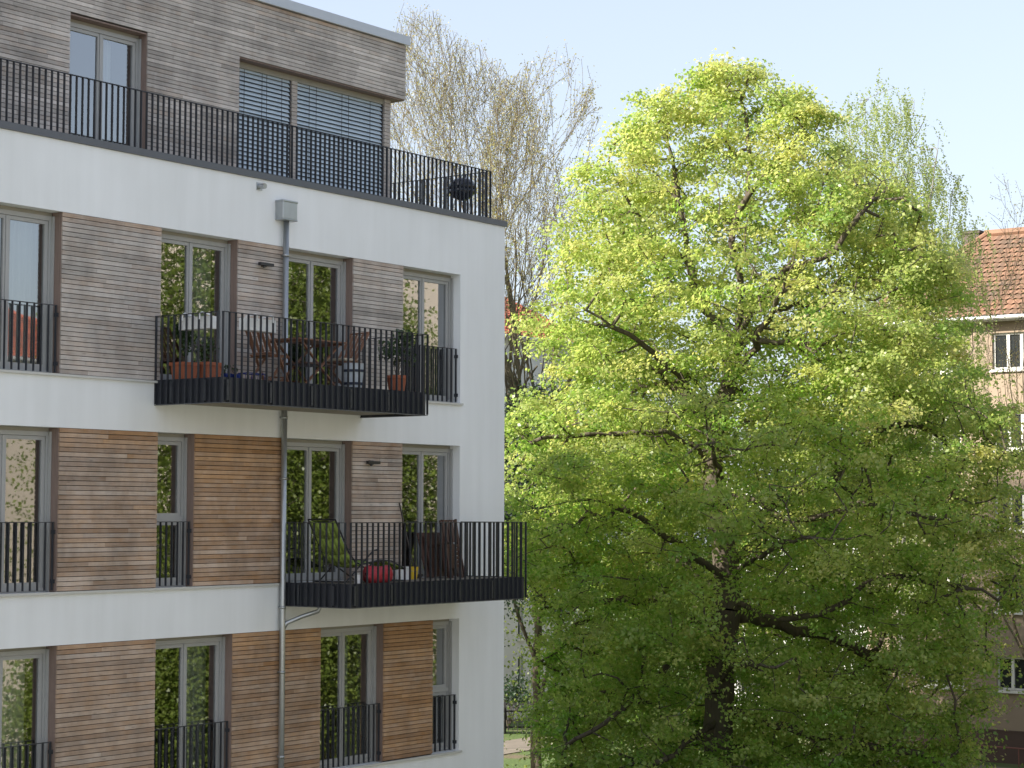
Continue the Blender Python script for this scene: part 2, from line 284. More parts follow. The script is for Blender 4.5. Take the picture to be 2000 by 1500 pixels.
class MB:
    """collects faces; world=True verts are moved into the parent's frame on build (parents without rotation)"""
    def __init__(s): s.v = []; s.f = []; s.a = {}; s.mi = []
    def quad(s, a, b, c, d):
        i = len(s.v); s.v += [tuple(a), tuple(b), tuple(c), tuple(d)]; s.f.append((i, i + 1, i + 2, i + 3))
    def box(s, x0, x1, y0, y1, z0, z1):
        i = len(s.v)
        s.v += [(x, y, z) for z in (z0, z1) for y in (y0, y1) for x in (x0, x1)]
        for q in ((0, 2, 3, 1), (4, 5, 7, 6), (0, 1, 5, 4), (2, 6, 7, 3), (0, 4, 6, 2), (1, 3, 7, 5)):
            s.f.append(tuple(i + k for k in q))
        return s
    def obox(s, c, ax, ay, az):
        """oriented box: centre and three half-axis vectors"""
        c = Vector(c); ax = Vector(ax); ay = Vector(ay); az = Vector(az); i = len(s.v)
        s.v += [tuple(c + ax * x + ay * y + az * z) for z in (-1, 1) for y in (-1, 1) for x in (-1, 1)]
        for q in ((0, 2, 3, 1), (4, 5, 7, 6), (0, 1, 5, 4), (2, 6, 7, 3), (0, 4, 6, 2), (1, 3, 7, 5)):
            s.f.append(tuple(i + k for k in q))
        return s
    def bar(s, p, q, w, h, up=(0, 0, 1)):
        p = Vector(p); q = Vector(q); d = q - p; L = d.length; d = d / L; up = Vector(up)
        if abs(d.dot(up)) > 0.99: up = Vector((0, 1, 0))
        a = d.cross(up).normalized(); b = a.cross(d)
        return s.obox((p + q) / 2, d * (L / 2), a * (w / 2), b * (h / 2))
    def tube(s, pts, r, n=8, closed_ends=True):
        pts = [Vector(p) for p in pts]; rs = r if isinstance(r, (list, tuple)) else [r] * len(pts)
        base = len(s.v); ref = Vector((0.3, 0.5, 0.81)).normalized()
        for k, p in enumerate(pts):
            d = (pts[min(k + 1, len(pts) - 1)] - pts[max(k - 1, 0)]).normalized()
            rf = ref if abs(d.dot(ref)) < 0.95 else Vector((1, 0, 0))
            a = d.cross(rf).normalized(); b = d.cross(a)
            for j in range(n):
                t = 2 * math.pi * j / n; s.v.append(tuple(p + (a * math.cos(t) + b * math.sin(t)) * rs[k]))
        for k in range(len(pts) - 1):
            for j in range(n):
                s.f.append((base + k * n + j, base + k * n + (j + 1) % n, base + (k + 1) * n + (j + 1) % n, base + (k + 1) * n + j))
        if closed_ends:
            s.f.append(tuple(base + j for j in range(n))[::-1]); s.f.append(tuple(base + (len(pts) - 1) * n + j for j in range(n)))
        return s
    def lathe(s, c, prof, n=20):
        base = len(s.v); c = Vector(c)
        for r, z in prof:
            for j in range(n):
                t = 2 * math.pi * j / n; s.v.append((c.x + r * math.cos(t), c.y + r * math.sin(t), c.z + z))
        for k in range(len(prof) - 1):
            for j in range(n):
                s.f.append((base + k * n + j, base + k * n + (j + 1) % n, base + (k + 1) * n + (j + 1) % n, base + (k + 1) * n + j))
        s.f.append(tuple(base + j for j in range(n))[::-1]); s.f.append(tuple(base + (len(prof) - 1) * n + j for j in range(n)))
        return s
    def build(s, name, m, parent=None, world=True, smooth=False, bevel=0.0):
        o0 = origin(parent) if (world and parent is not None) else Vector((0, 0, 0))
        me = bpy.data.meshes.new(name)
        me.from_pydata([(x - o0.x, y - o0.y, z - o0.z) for x, y, z in s.v], [], s.f)
        me.materials.append(m)
        for k, vals in s.a.items():
            at = me.attributes.new(k, 'FLOAT', 'FACE'); at.data.foreach_set('value', np.array(vals, dtype=np.float32))
        if smooth:
            me.polygons.foreach_set('use_smooth', [True] * len(me.polygons)); 
        me.update()
        o = link(name, me, parent)
        if bevel:
            b = o.modifiers.new('bevel', 'BEVEL'); b.width = bevel; b.segments = 2; b.limit_method = 'ANGLE'
        return o

def np_mesh(name, V, Q, m, parent=None, tone=None, smooth=False):
    """fast mesh from numpy: V (n,3), Q (k,4)"""
    me = bpy.data.meshes.new(name)
    V = np.ascontiguousarray(V, dtype=np.float32); Q = np.ascontiguousarray(Q, dtype=np.int32)
    me.vertices.add(len(V)); me.vertices.foreach_set('co', V.ravel())
    k = Q.shape[1]
    me.loops.add(Q.size); me.loops.foreach_set('vertex_index', Q.ravel())
    me.polygons.add(len(Q)); me.polygons.foreach_set('loop_start', np.arange(0, Q.size, k, dtype=np.int32))
    try: me.polygons.foreach_set('loop_total', np.full(len(Q), k, dtype=np.int32))
    except Exception: pass
    if smooth: me.polygons.foreach_set('use_smooth', np.ones(len(Q), dtype=bool))
    me.update(calc_edges=True)
    me.materials.append(m)
    if tone is not None:
        at = me.attributes.new('tone', 'FLOAT', 'FACE'); at.data.foreach_set('value', np.asarray(tone, dtype=np.float32))
    return link(name, me, parent)

def wall_cells(mb, x0, x1, z0, z1, y0, y1, holes):
    """box wall in the XZ plane with rectangular openings (x0,x1,z0,z1)"""
    xs = sorted({x0, x1, *[h[0] for h in holes], *[h[1] for h in holes]}); zs = sorted({z0, z1, *[h[2] for h in holes], *[h[3] for h in holes]})
    xs = [x for x in xs if x0 <= x <= x1]; zs = [z for z in zs if z0 <= z <= z1]
    for za, zb in zip(zs, zs[1:]):
        run = None
        for xa, xb in zip(xs, xs[1:]):
            cx, cz = (xa + xb) / 2, (za + zb) / 2
            solid = not any(h[0] < cx < h[1] and h[2] < cz < h[3] for h in holes)
            if solid: run = [run[0], xb] if run else [xa, xb]
            if (not solid) and run: mb.box(run[0], run[1], y0, y1, za, zb); run = None
        if run: mb.box(run[0], run[1], y0, y1, za, zb)
    return mb

def leaf_quads(centers, size, up=0.5, rng=RNG, out=None, aspect=0.72, droop=0.25):
    """kite-shaped leaves, one quad each"""
    n = len(centers)
    nrm = rng.normal(size=(n, 3)); nrm /= np.linalg.norm(nrm, axis=1, keepdims=True)
    nrm[:, 2] += up
    if out is not None: nrm += out * 0.5
    nrm /= np.linalg.norm(nrm, axis=1, keepdims=True) + 1e-9
    d = rng.normal(size=(n, 3)); d[:, 2] -= droop
    d -= nrm * np.sum(d * nrm, axis=1, keepdims=True); d /= np.linalg.norm(d, axis=1, keepdims=True) + 1e-9
    s = np.cross(nrm, d); L = size * rng.uniform(0.65, 1.25, size=(n, 1))
    c = centers
    V = np.empty((n, 4, 3)); V[:, 0] = c - d * L * .5; V[:, 1] = c + s * L * aspect * .5 - d * L * .04 + nrm * L * .10; V[:, 2] = c + d * L * .5; V[:, 3] = c - s * L * aspect * .5 - d * L * .04 + nrm * L * .10
    Q = np.arange(n * 4).reshape(n, 4)
    return V.reshape(-1, 3), Q

# ------------------------------------------------------------------ ground
g = MB()
n = 24; ext = 420.0
for i in range(n):
    for j in range(n):
        x0 = -ext + i * 2 * ext / n; y0 = -ext + j * 2 * ext / n; d = 2 * ext / n
        g.quad((x0, y0, 0), (x0 + d, y0, 0), (x0 + d, y0 + d, 0), (x0, y0 + d, 0))
ground = tag(g.build('ground', M['ground']), kind='structure')
tag(MB().box(33.2, 34.5, -30, 14, -0.05, 0.03).build('path', M['paving']), kind='structure')
tag(MB().box(14, 34, 20.2, 22.6, -0.05, 0.03).build('path', M['paving']), kind='structure')
tag(MB().box(-60, 30, -22.5, -10.0, -0.05, 0.034).build('courtyard', M['gravel']), kind='structure')
tag(MB().box(-60, 30, -8.5, -4.2, -0.05, 0.03).build('pavement', M['paving']), kind='structure')

# ------------------------------------------------------------------ the apartment building on the left
XLB, XE = -30.0, 0.0
HB = thing('apartment_building', 'modern apartment block with white render bands, larch cladding and dark balconies on the left', 'building', (-12, 6, 0))
SILL = {1: 4.28, 2: 7.29, 3: 10.30}
TOP = {1: 6.56, 2: 9.56, 3: 12.57}
XS0, XS1 = -24.0, -1.31
wall = MB()
wall_cells(wall, XLB, XE, 0, 13.57, 0, 0.3, [(XS0, XS1, SILL[r], TOP[r]) for r in (1, 2, 3)])
wall.box(-0.3, 0, 0.3, 12, 0, 13.57); wall.box(XLB, XLB + 0.3, 0.3, 12, 0, 13.57); wall.box(XLB, 0, 12, 12.3, 0, 13.57)
wall.build('wall', M['white'], HB)
inn = MB()
for r in (1, 2, 3):
    z = SILL[r]
    inn.box(XLB + .3, -.3, .31, 12, z - .34, z - .04)
inn.box(XLB + .3, -.3, .31, 12, 13.2, 13.55)
inn.build('floor_slab', M['roomdark'], HB)
inn = MB()
for r in (1, 2, 3):
    z = SILL[r]
    inn.box(XLB + .3, -.3, 4.4, 4.5, z - .04, z + 2.63)
    for x in (-12.4, -9.5, -6.3 if r != 2 else -6.6, -3.6):
        inn.box(x - .05, x + .05, .32, 4.4, z - .04, z + 2.63)
inn.build('interior_wall', M['room'], HB)

BP = 0.0665
def board_rows(mb, x0, x1, ztop, zbot, y, weather, thick=0.022, top_fresh=0.0, mean=1.25, blocked=None, rnd=random):
    """rows of boards, each row cut into random lengths; adds 'tone' and 'weather' per face"""
    mb.a.setdefault('tone', []); mb.a.setdefault('weather', [])
    k = 0; z = ztop
    while z - BP > zbot - 0.02:
        za, zb = max(z - BP + 0.0095, zbot), z
        spans = [(x0, x1)]
        if blocked:
            for (a, b, c, d) in blocked:
                if c - .01 < (za + zb) / 2 < d + .01:
                    ns = []
                    for (p, q) in spans:
                        if b <= p or a >= q: ns.append((p, q)); continue
                        if a > p: ns.append((p, a))
                        if b < q: ns.append((b, q))
                    spans = ns
        for (p, q) in spans:
            x = p
            while x < q - 1e-4:
                L = rnd.uniform(0.35, 2.0) * mean
                if q - (x + L) < 0.2: L = q - x
                xe = min(x + L, q)
                t = min(1, max(0, rnd.gauss(0.5, 0.24)))
                ws = weather((x + xe) / 2, (za + zb) / 2) + rnd.gauss(0, 0.07)
                dy = rnd.uniform(-0.0015, 0.0015)
                n0 = len(mb.f)
                mb.box(x, xe - 0.0012, y + dy, y + thick, za, zb)
                mb.a['tone'] += [t] * (len(mb.f) - n0); mb.a['weather'] += [ws] * (len(mb.f) - n0)
                x = xe
        z -= BP; k += 1
    return mb

def panel(row, x0, x1, weather):
    z0, z1 = SILL[row], TOP[row]
    ob = board_rows(MB(), x0 + .004, x1 - .004, z1 - .006, z0 + .012, -0.003, weather).build('wood_cladding', M['wood'], HB)
    MB().box(x0 + .022, x1 - .022, 0.026, 0.3, z0, z1).build('cladding_backing', M['dark_back'], ob)
    for a in (x0, x1 - .021):
        MB().box(a, a + .021, 0.020, 0.215, z0 + .004, z1 - .003).build('jamb', M['jamb'], ob)

def wavy(x0, x1, y, z0, z1, amp=0.03, wl=0.11, seed=0):
    mb = MB(); n = max(6, int((x1 - x0) / 0.018)); rnd = random.Random(seed); ph = rnd.uniform(0, 6)
    pts = []
    for i in range(n + 1):
        x = x0 + (x1 - x0) * i / n
        pts.append((x, y + amp * math.sin(2 * math.pi * x / wl + ph + 0.8 * math.sin(x * 7 + ph))))
    for (xa, ya), (xb, yb) in zip(pts, pts[1:]):
        mb.quad((xa, ya, z0), (xb, yb, z0), (xb, yb, z1), (xa, ya, z1))
    return mb

def bars_x(mb, x0, x1, y, z0, z1, sp, dep=0.036, th=0.010, top=True, skip_ends=False):
    n = max(1, round((x1 - x0) / sp))
    for i in range(n + 1):
        x = x0 + (x1 - x0) * i / n
        mb.box(x - th / 2, x + th / 2, y - dep / 2, y + dep / 2, z0, z1)
    if top: mb.box(x0 - .006, x1 + .006, y - 0.022, y + 0.022, z1, z1 + 0.010)
def bars_y(mb, y0, y1, x, z0, z1, sp, dep=0.036, th=0.010, top=True):
    n = max(1, round((y1 - y0) / sp))
    for i in range(n + 1):
        y = y0 + (y1 - y0) * i / n
        mb.box(x - dep / 2, x + dep / 2, y - th / 2, y + th / 2, z0, z1)
    if top: mb.box(x - 0.022, x + 0.022, y0 - .006, y1 + .006, z1, z1 + 0.010)

YF = 0.205
def window(x0, x1, z0, z1, parent, yf=YF, panes=2, transom=None, railing=False, curtains=(), yoff=0.0, head=0.055, open_sash=False):
    fr = MB(); W = 0.062; S = 0.052; y0, y1 = yf, yf + 0.085
    e = 0.003
    fr.box(x0 + e, x0 + W, y0, y1, z0 + e, z1 - head); fr.box(x1 - W, x1 - e, y0, y1, z0 + e, z1 - head)
    fr.box(x0 + W, x1 - W, y0, y1, z0 + e, z0 + 0.06)
    fr.box(x0 + W, x1 - W, y0, y1, z1 - head - W, z1 - head)
    fr.box(x0 + W + .001, x1 - W - .001, y0 - .02, y0 - .002, z0 + 0.028, z0 + 0.05)          # drip bar
    gx = x1 - 0.03                                                                       # guide rail strip at the sides
    fr.box(gx, x1 - e, y0 - 0.05, y0 - .003, z0 + e, z1 - head); fr.box(x0 + e, x0 + 0.03, y0 - 0.05, y0 - .003, z0 + e, z1 - head)
    rects = []
    xs = [x0 + W, x1 - W] if panes == 1 else [x0 + W, (x0 + x1) / 2, x1 - W]
    zs = [(z0 + 0.06, z1 - head - W)]
    if transom: zs = [(z0 + 0.06, transom - .035), (transom + .035, z1 - head - W)]; fr.box(x0 + W, x1 - W, y0 + .002, y1 - .004, transom - .035, transom + .035)
    for (za, zb) in zs:
        for xa, xb in zip(xs, xs[1:]):
            a, b = xa + .004, xb - .004
            lo = 0.075 if za < z0 + .1 else S
            ys0, ys1 = y0 + 0.018, y1 - 0.003
            fr.box(a, a + S, ys0, ys1, za, zb - .004); fr.box(b - S, b, ys0, ys1, za, zb - .004)
            fr.box(a + S, b - S, ys0, ys1, za, za + lo); fr.box(a + S, b - S, ys0, ys1, zb - .004 - S, zb - .004)
            rects.append((a + S, b - S, za + lo, zb - .004 - S))
    if panes == 2: fr.box((x0 + x1) / 2 - .022, (x0 + x1) / 2 + .022, y0 + .004, y0 + .016, zs[0][0], zs[-1][1] - .006)
    w = fr.build('window', M['frame'], parent)
    hd = MB(); hd.box(x0 + .004, x1 - .004, y0 + .012, y0 + .2, z1 - head + .001, z1 - .003)
    hd.build('window_head', M['head'], w)
    for (a, b, c, d) in rects:
        p = MB(); yg = y0 + 0.045; p.quad((a - .006, yg, c - .006), (b + .006, yg, c - .006), (b + .006, yg, d + .006), (a - .006, yg, d + .006))
        p.build('pane', M['glass'], w)
    for k, (a, b, lo) in enumerate(curtains):
        wavy(x0 + (x1 - x0) * a, x0 + (x1 - x0) * b, y0 + 0.32, z0 + lo, z1 - .12, seed=k + int(abs(x0 * 100))).build('curtain', M['curtain'], w)
    if railing:
        rl = MB(); bars_x(rl, x0 + .03, x1 - .03, 0.075, z0 + .025, z0 + .955, 0.125, dep=0.034, th=0.011)
        for zz in (z0 + .12, z0 + .80):
            rl.box(x1 - .028, x1 - .0035, 0.045, 0.115, zz, zz + .055); rl.box(x0 + .0035, x0 + .028, 0.045, 0.115, zz, zz + .055)
        rl.build('window_railing', M['anth'], w)
    return w

def wx(base, top=0.0, fresh_right=0.0):
    def f(x, z): return base
    return f
def topfresh(base, ztop, amt=0.55, h=0.16, extra=None):
    def f(x, z):
        v = base - amt * max(0.0, 1 - (ztop - z) / h)
        if extra: v += extra(x, z)
        return v
    return f

# row 3
A0 = -11.96
panel(3, XS0, A0, wx(.85)); window(A0, -10.38, SILL[3], TOP[3], HB, railing=True, curtains=((.55, .99, 0.02),))
panel(3, -10.38, -8.49, topfresh(.92, TOP[3])); window(-8.49, -6.89, SILL[3], TOP[3], HB, curtains=((.72, .98, .03),))
panel(3, -6.89, -5.75, topfresh(.86, TOP[3], .35)); window(-5.75, -4.19, SILL[3], TOP[3], HB, curtains=((.03, .16, .03),))
panel(3, -4.19, -2.89, topfresh(.98, TOP[3], .35)); window(-2.89, -1.31, SILL[3], TOP[3], HB, railing=True)
# row 2
panel(2, XS0, A0, wx(.7)); window(A0, -10.37, SILL[2], TOP[2], HB, railing=True)
panel(2, -10.37, -8.51, topfresh(.47, TOP[2], .32, .35, lambda x, z: -.22 * max(0, (x + 9.2) / .7)))
window(-8.51, -7.76, SILL[2], TOP[2], HB, panes=1, transom=8.29, railing=True)
panel(2, -7.76, -5.77, topfresh(.22, TOP[2], .25, .9, lambda x, z: .10 * max(0, min(1, (8.6 - z)))))
window(-5.77, -4.18, SILL[2], TOP[2], HB)
panel(2, -4.18, -2.89, topfresh(.70, TOP[2], .42, .35)); window(-2.89, -1.31, SILL[2], TOP[2], HB)
# row 1
panel(1, XS0, A0, wx(.6)); window(A0, -10.35, SILL[1], TOP[1], HB, railing=True, curtains=((.60, .93, .03),))
panel(1, -10.35, -8.50, topfresh(.45, TOP[1], .30)); window(-8.50, -6.91, SILL[1], TOP[1], HB, railing=True, curtains=((.70, .97, .03),))
panel(1, -6.91, -4.91, topfresh(.30, TOP[1], .25, .8)); window(-4.91, -3.35, SILL[1], TOP[1], HB, railing=True, curtains=((.05, .30, .03), (.68, .96, .03)))
panel(1, -3.35, -2.04, topfresh(.12, TOP[1], .15, .8)); window(-2.04, -1.31, SILL[1], TOP[1], HB, panes=1, transom=5.33, railing=True, curtains=((.1, .95, 1.1),))

for r in (1, 2, 3):
    z = SILL[r]
    MB().box(XS0, -1.262, -0.042, 0.0, z - .030, z + .004).build('ledge', M['sill'], HB)

# coping and terrace railing
cp = MB(); cp.box(XLB - .03, 0.035, -0.035, 0.36, 13.572, 13.672); cp.box(-0.36, 0.035, 0.36, 12.3, 13.572, 13.672)
cp.build('coping', M['coping'], HB)
tr = MB()
bars_x(tr, -24.0, -0.315, 0.095, 13.672, 14.545, 0.1125, dep=0.040, th=0.010)
bars_y(tr, 0.21, 9.0, -0.315, 13.672, 14.545, 0.1125, dep=0.040, th=0.010)
tr.box(-24, -.33, .085, .105, 13.69, 13.70)
tr.build('terrace_railing', M['anth'], HB)
MB().box(XLB + .3, -.36, .36, 12, 13.56, 13.60).build('terrace_floor', M['paving'], HB)

# scupper pipe, rain hopper, downpipe
sp = MB(); sp.tube([(-6.44, 0.02, 13.455), (-6.44, -0.13, 13.445)], 0.042, 12); sp.box(-6.50, -6.38, -0.012, -0.001, 13.39, 13.51)
sp.build('overflow_spout', M['zinc'], HB)
PX = -5.905
dp = MB(); dp.tube([(PX, -0.085, 13.0), (PX, -0.085, 0.0)], 0.046, 16)
for zz in (12.4, 9.85, 8.9, 6.9, 5.9, 4.6):
    dp.tube([(PX, -0.085, zz), (PX, -0.085, zz + .04)], 0.052, 16); dp.box(PX - .012, PX + .012, -0.04, -0.001, zz + .005, zz + .035)
dpo = dp.build('downpipe', M['zinc'], HB)
for p in dpo.data.polygons: p.use_smooth = len(p.vertices) == 4 and abs(p.normal.z) < .5
hp = MB()
hp.box(PX - .165, PX + .165, -.17, -.002, 12.985, 13.27); hp.box(PX - .175, PX + .175, -.18, -.0015, 13.25, 13.285); hp.box(PX - .172, PX + .172, -.177, -.0018, 12.965, 12.99)
hp.build('rain_hopper', M['zinc'], dpo, bevel=0.012)
el = MB(); el.tube([(PX + .36, -.55, 6.95), (PX + .36, -.50, 6.86), (PX + .22, -.30, 6.78), (PX + .06, -.12, 6.68), (PX, -0.085, 6.56)], 0.034, 12)
el.build('balcony_drain', M['zinc'], dpo, smooth=True)

# wall lamps
for (lx, lz) in ((-6.34, 12.235), (-3.735, 9.215)):
    lm = MB(); lm.box(lx - .15, lx + .15, -.105, -.045, lz - .024, lz + .024); lm.box(lx - .045, lx + .045, -.045, -.004, lz - .035, lz + .035); lm.tube([(lx - .05, -.075, lz - .025), (lx - .05, -.075, lz - .06)], .022, 10)
    lm.build('wall_lamp', M['lamp'], HB, bevel=.004)

# ------------------------------------------------------------------ set-back top floor
YP = 1.55; PZ0, PZ1 = 13.60, 16.92; PXE = -0.965
W0, W1, WT = -8.94, -7.36, 15.885
B0, BT = -5.30, 15.905
blocked = [(W0, W1, 13.0, WT), (B0, 2, 13.0, BT)]
pw = MB()
wall_cells(pw, XS0, PXE - .03, PZ0, PZ1, YP + .03, YP + .22, [(W0 - .001, W1 + .001, PZ0, WT), (B0, PXE, PZ0, BT)])
pw.box(-1.26, PXE - .03, YP + .22, 4.6, BT + .02, PZ1)                                   # cantilevered end
pw.box(-1.42, -1.20, YP + .48, 4.6, PZ0, BT + .02); pw.box(XS0, -1.2, 4.4, 4.6, PZ0, PZ1); pw.box(XS0, -1.26, YP + .22, 4.4, PZ1 - .3, PZ1 - .02)
pw.build('penthouse_wall', M['dark_back'], HB)
pc = board_rows(MB(), XS0, PXE, PZ1 - .004, PZ0, YP, topfresh(1.02, PZ1, .75, .06), blocked=blocked, mean=1.0).build('penthouse_cladding', M['wood'], HB)
ec = MB(); ec.a = {'tone': [], 'weather': []}
z = PZ1 - .004
while z > BT + .05:
    y = YP + .03
    while y < 4.5:
        L = random.uniform(.6, 2.2); n0 = len(ec.f); ec.box(PXE - .029, PXE, y, min(y + L, 4.6) - .002, z - BP + .008, z); t = random.random()
        ec.a['tone'] += [t] * 6; ec.a['weather'] += [.9] * 6; y += L
    z -= BP
ec.build('penthouse_cladding', M['wood'], HB)
so = MB(); so.box(B0 + .002, PXE - .004, YP + .024, YP + .36, BT - .001, BT + .018); so.box(-1.19, PXE - .004, YP + .361, 4.5, BT - .001, BT + .018)
so.build('penthouse_soffit', M['jamb'], HB)
jm = MB(); jm.box(W1, W1 + .03, YP + .024, YP + .26, PZ0, WT); jm.box(W0 - .03, W0, YP + .024, YP + .26, PZ0, WT); jm.box(W0, W1, YP + .024, YP + .26, WT - .002, WT + .02)
jm.build('penthouse_jamb', M['jamb'], HB)
pwin = window(W0, W1, PZ0 + .05, WT, HB, yf=YP + .19, curtains=((.60, .80, .02), (.1, .26, .02)))
# corner glazing with outside blinds
YB = YP + .30
fr = MB()
mx0, mx1 = -3.80, -3.665
fr.box(B0 + .003, -1.34, YB, YB + .08, PZ0 + .02, PZ0 + .12); fr.box(B0 + .003, -1.34, YB, YB + .08, BT - .14, BT - .004)
fr.box(B0 + .003, B0 + .06, YB, YB + .08, PZ0 + .12, BT - .14); fr.box(-1.40, -1.34, YB, YB + .08, PZ0 + .12, BT - .14)
bw = fr.build('corner_window', M['frame'], HB)
for (a, b) in ((B0 + .06, mx0), (mx1, -1.40)):
    p = MB(); p.quad((a, YB + .05, PZ0 + .12), (b, YB + .05, PZ0 + .12), (b, YB + .05, BT - .14), (a, YB + .05, BT - .14)); p.build('pane', M['glass'], bw)
hd = MB(); hd.box(B0 + .003, -1.34, YB - .09, YB - .002, BT - .10, BT - .003); hd.build('blind_box', M['head'], bw)
for (a, b, yy) in ((mx0, mx1, YB - .10), (-1.335, -1.165, YB - .11)):
    wp = MB(); wp.a = {'tone': [], 'weather': []}
    z = BT - .102 if a == mx0 else BT - .004
    while z > PZ0 + .02:
        wp.box(a, b, yy, yy + .17, z - BP + .008, z); wp.a['tone'] += [random.uniform(.35, .75)] * 6; wp.a['weather'] += [.95] * 6; z -= BP
    wp.build('timber_post', M['wood'], HB)
for (a, b) in ((B0 + .03, mx0 - .03), (mx1 + .03, -1.37)):
    bl = MB(); z = BT - .115; k = 0
    while z > PZ0 + .06:
        t = 1.12; hw = .043
        c = Vector(((a + b) / 2, YB - .055, z))
        ax = Vector(((b - a) / 2, 0, 0)); ay = Vector((0, -math.cos(t), -math.sin(t))) * hw; az = Vector((0, math.sin(t), -math.cos(t))) * .0012
        # shallow S profile: two joined strips
        bl.obox(c + ay * .5 + Vector((0, 0, .004)), ax, ay * .5, az); bl.obox(c - ay * .5 - Vector((0, 0, .004)), ax, ay * .42 + Vector((0, 0, .003)), az)
        z -= .074
    blo = bl.build('venetian_blind', M['slat'], bw)
    cd = MB()
    for q in (.12, .2, .50, .58, .84):
        x = a + (b - a) * q; cd.box(x - .003, x + .003, YB - .104, YB - .099, PZ0 + .06, BT - .11)
    cd.box(a - .022, a - .004, YB - .075, YB - .035, PZ0 + .05, BT - .1); cd.box(b + .004, b + .022, YB - .075, YB - .035, PZ0 + .05, BT - .1)
    cd.build('blind_guide', M['cord'], blo)
rc = MB(); rc.box(XS0, PXE + .065, YP - .06, 4.7, 16.925, 17.10); rc.build('roof_cap', M['cap'], HB, bevel=.008)
pr = MB(); pr.box(XS0, -1.45, 4.1, 4.2, PZ0, PZ1 - .3); pr.box(-6.2, -6.1, YP + .3, 4.1, PZ0, PZ1 - .3); pr.box(-10.6, -10.5, YP + .25, 4.1, PZ0, PZ1 - .3); pr.build('interior_wall', M['room'], HB)

# ------------------------------------------------------------------ balconies (parts of the building)
def balcony(xl, xr, yd, zf, wall_right=True):
    """xl..xr along the facade, projecting to y=-yd; zf = floor top"""
    zb = zf - .345; zt = zf + .94
    sl = MB(); sl.box(xl + .055, xr - .055, -yd + .055, -0.002, zb + .03, zf - .02)
    b = sl.build('balcony', M['soffit'], HB)
    fa = MB(); fa.box(xl + .030, xl + .052, -yd + .030, -0.004, zb, zf + .015); fa.box(xl + .052, xr - .052, -yd + .030, -yd + .052, zb, zf + .015); fa.box(xr - .052, xr - .030, -yd + .030, -0.004, zb, zf + .015)
    fa.build('fascia', M['fascia'], b)
    an = MB(); an.box(xl, xl + .06, -yd, -.004, zb - .012, zb - .002); an.box(xl + .06, xr, -yd, -yd + .06, zb - .012, zb - .002); an.box(xr - .06, xr, -yd + .06, -.004, zb - .012, zb - .002)
    an.build('drip_angle', M['coping'], b)
    fl = MB(); fl.box(xl + .056, xr - .056, -yd + .056, -.003, zf - .018, zf + .002); fl.build('balcony_floor', M['paving'], b)
    rl = MB()
    bars_x(rl, xl + .008, xr - .008, -yd + .008, zb + .005, zt, 0.130, dep=0.036, th=0.011)
    bars_y(rl, -yd + .12, -.02, xl + .008, zb + .005, zt, 0.130, dep=0.036, th=0.011); bars_y(rl, -yd + .12, -.02, xr - .008, zb + .005, zt, 0.130, dep=0.036, th=0.011)
    n = int((xr - xl) / .9)
    for i in range(n + 1):
        x = xl + .1 + (xr - xl - .2) * i / n
        rl.box(x - .022, x + .022, -yd - .010, -yd + .028, zb + .03, zf - .02)
        for zz in (zb + .09, zf - .08): rl.tube([(x, -yd - .010, zz), (x, -yd - .018, zz)], .010, 8)
    for y in (-yd + .35, -.35):
        rl.box(xl - .008, xl + .026, y - .022, y + .022, zb + .03, zf - .02)
        for zz in (zb + .09, zf - .08): rl.tube([(xl - .008, y, zz), (xl - .016, y, zz)], .010, 8)
    rl.build('balcony_railing', M['anth'], b)
    return b
B3Z, B2Z = 10.30, 7.29
balcony(-8.60, -3.935, 1.38, B3Z)
balcony(-5.835, -1.27, 1.41, B2Z)

# ------------------------------------------------------------------ things on the balconies and the terrace
def leafball(c, rad, n, size, rng, zs=1.0):
    d = rng.normal(size=(n, 3)); d /= np.linalg.norm(d, axis=1, keepdims=True); d *= rng.uniform(.15, 1, size=(n, 1)) ** .5
    return np.array(c) + d * np.array([rad, rad, rad * zs])

def pot_plant(root, base, h, rad, nleaf, size, m, rng, nst=6, zs=1.2):
    o0 = np.array(origin(root)); b = np.array(base)
    st = MB(); cs = []
    for k in range(nst):
        a = rng.uniform(0, 6.28); rr = rng.uniform(.1, .75) * rad
        tip = b + np.array([math.cos(a) * rr, math.sin(a) * rr, h * rng.uniform(.45, 1.0)])
        mid = (b + tip) / 2 + rng.normal(size=3) * .02
        st.tube([b, mid, tip], [.006, .005, .003], 5); cs.append(tip)
    st.build('stem', M['bark'], root)
    pts = np.concatenate([leafball(c, rad * .5, nleaf // nst, size, rng, zs) for c in cs])
    V, Q = leaf_quads(pts, size, .4, rng)
    np_mesh('foliage', V - o0, Q, m, root, rng.random(len(Q)))

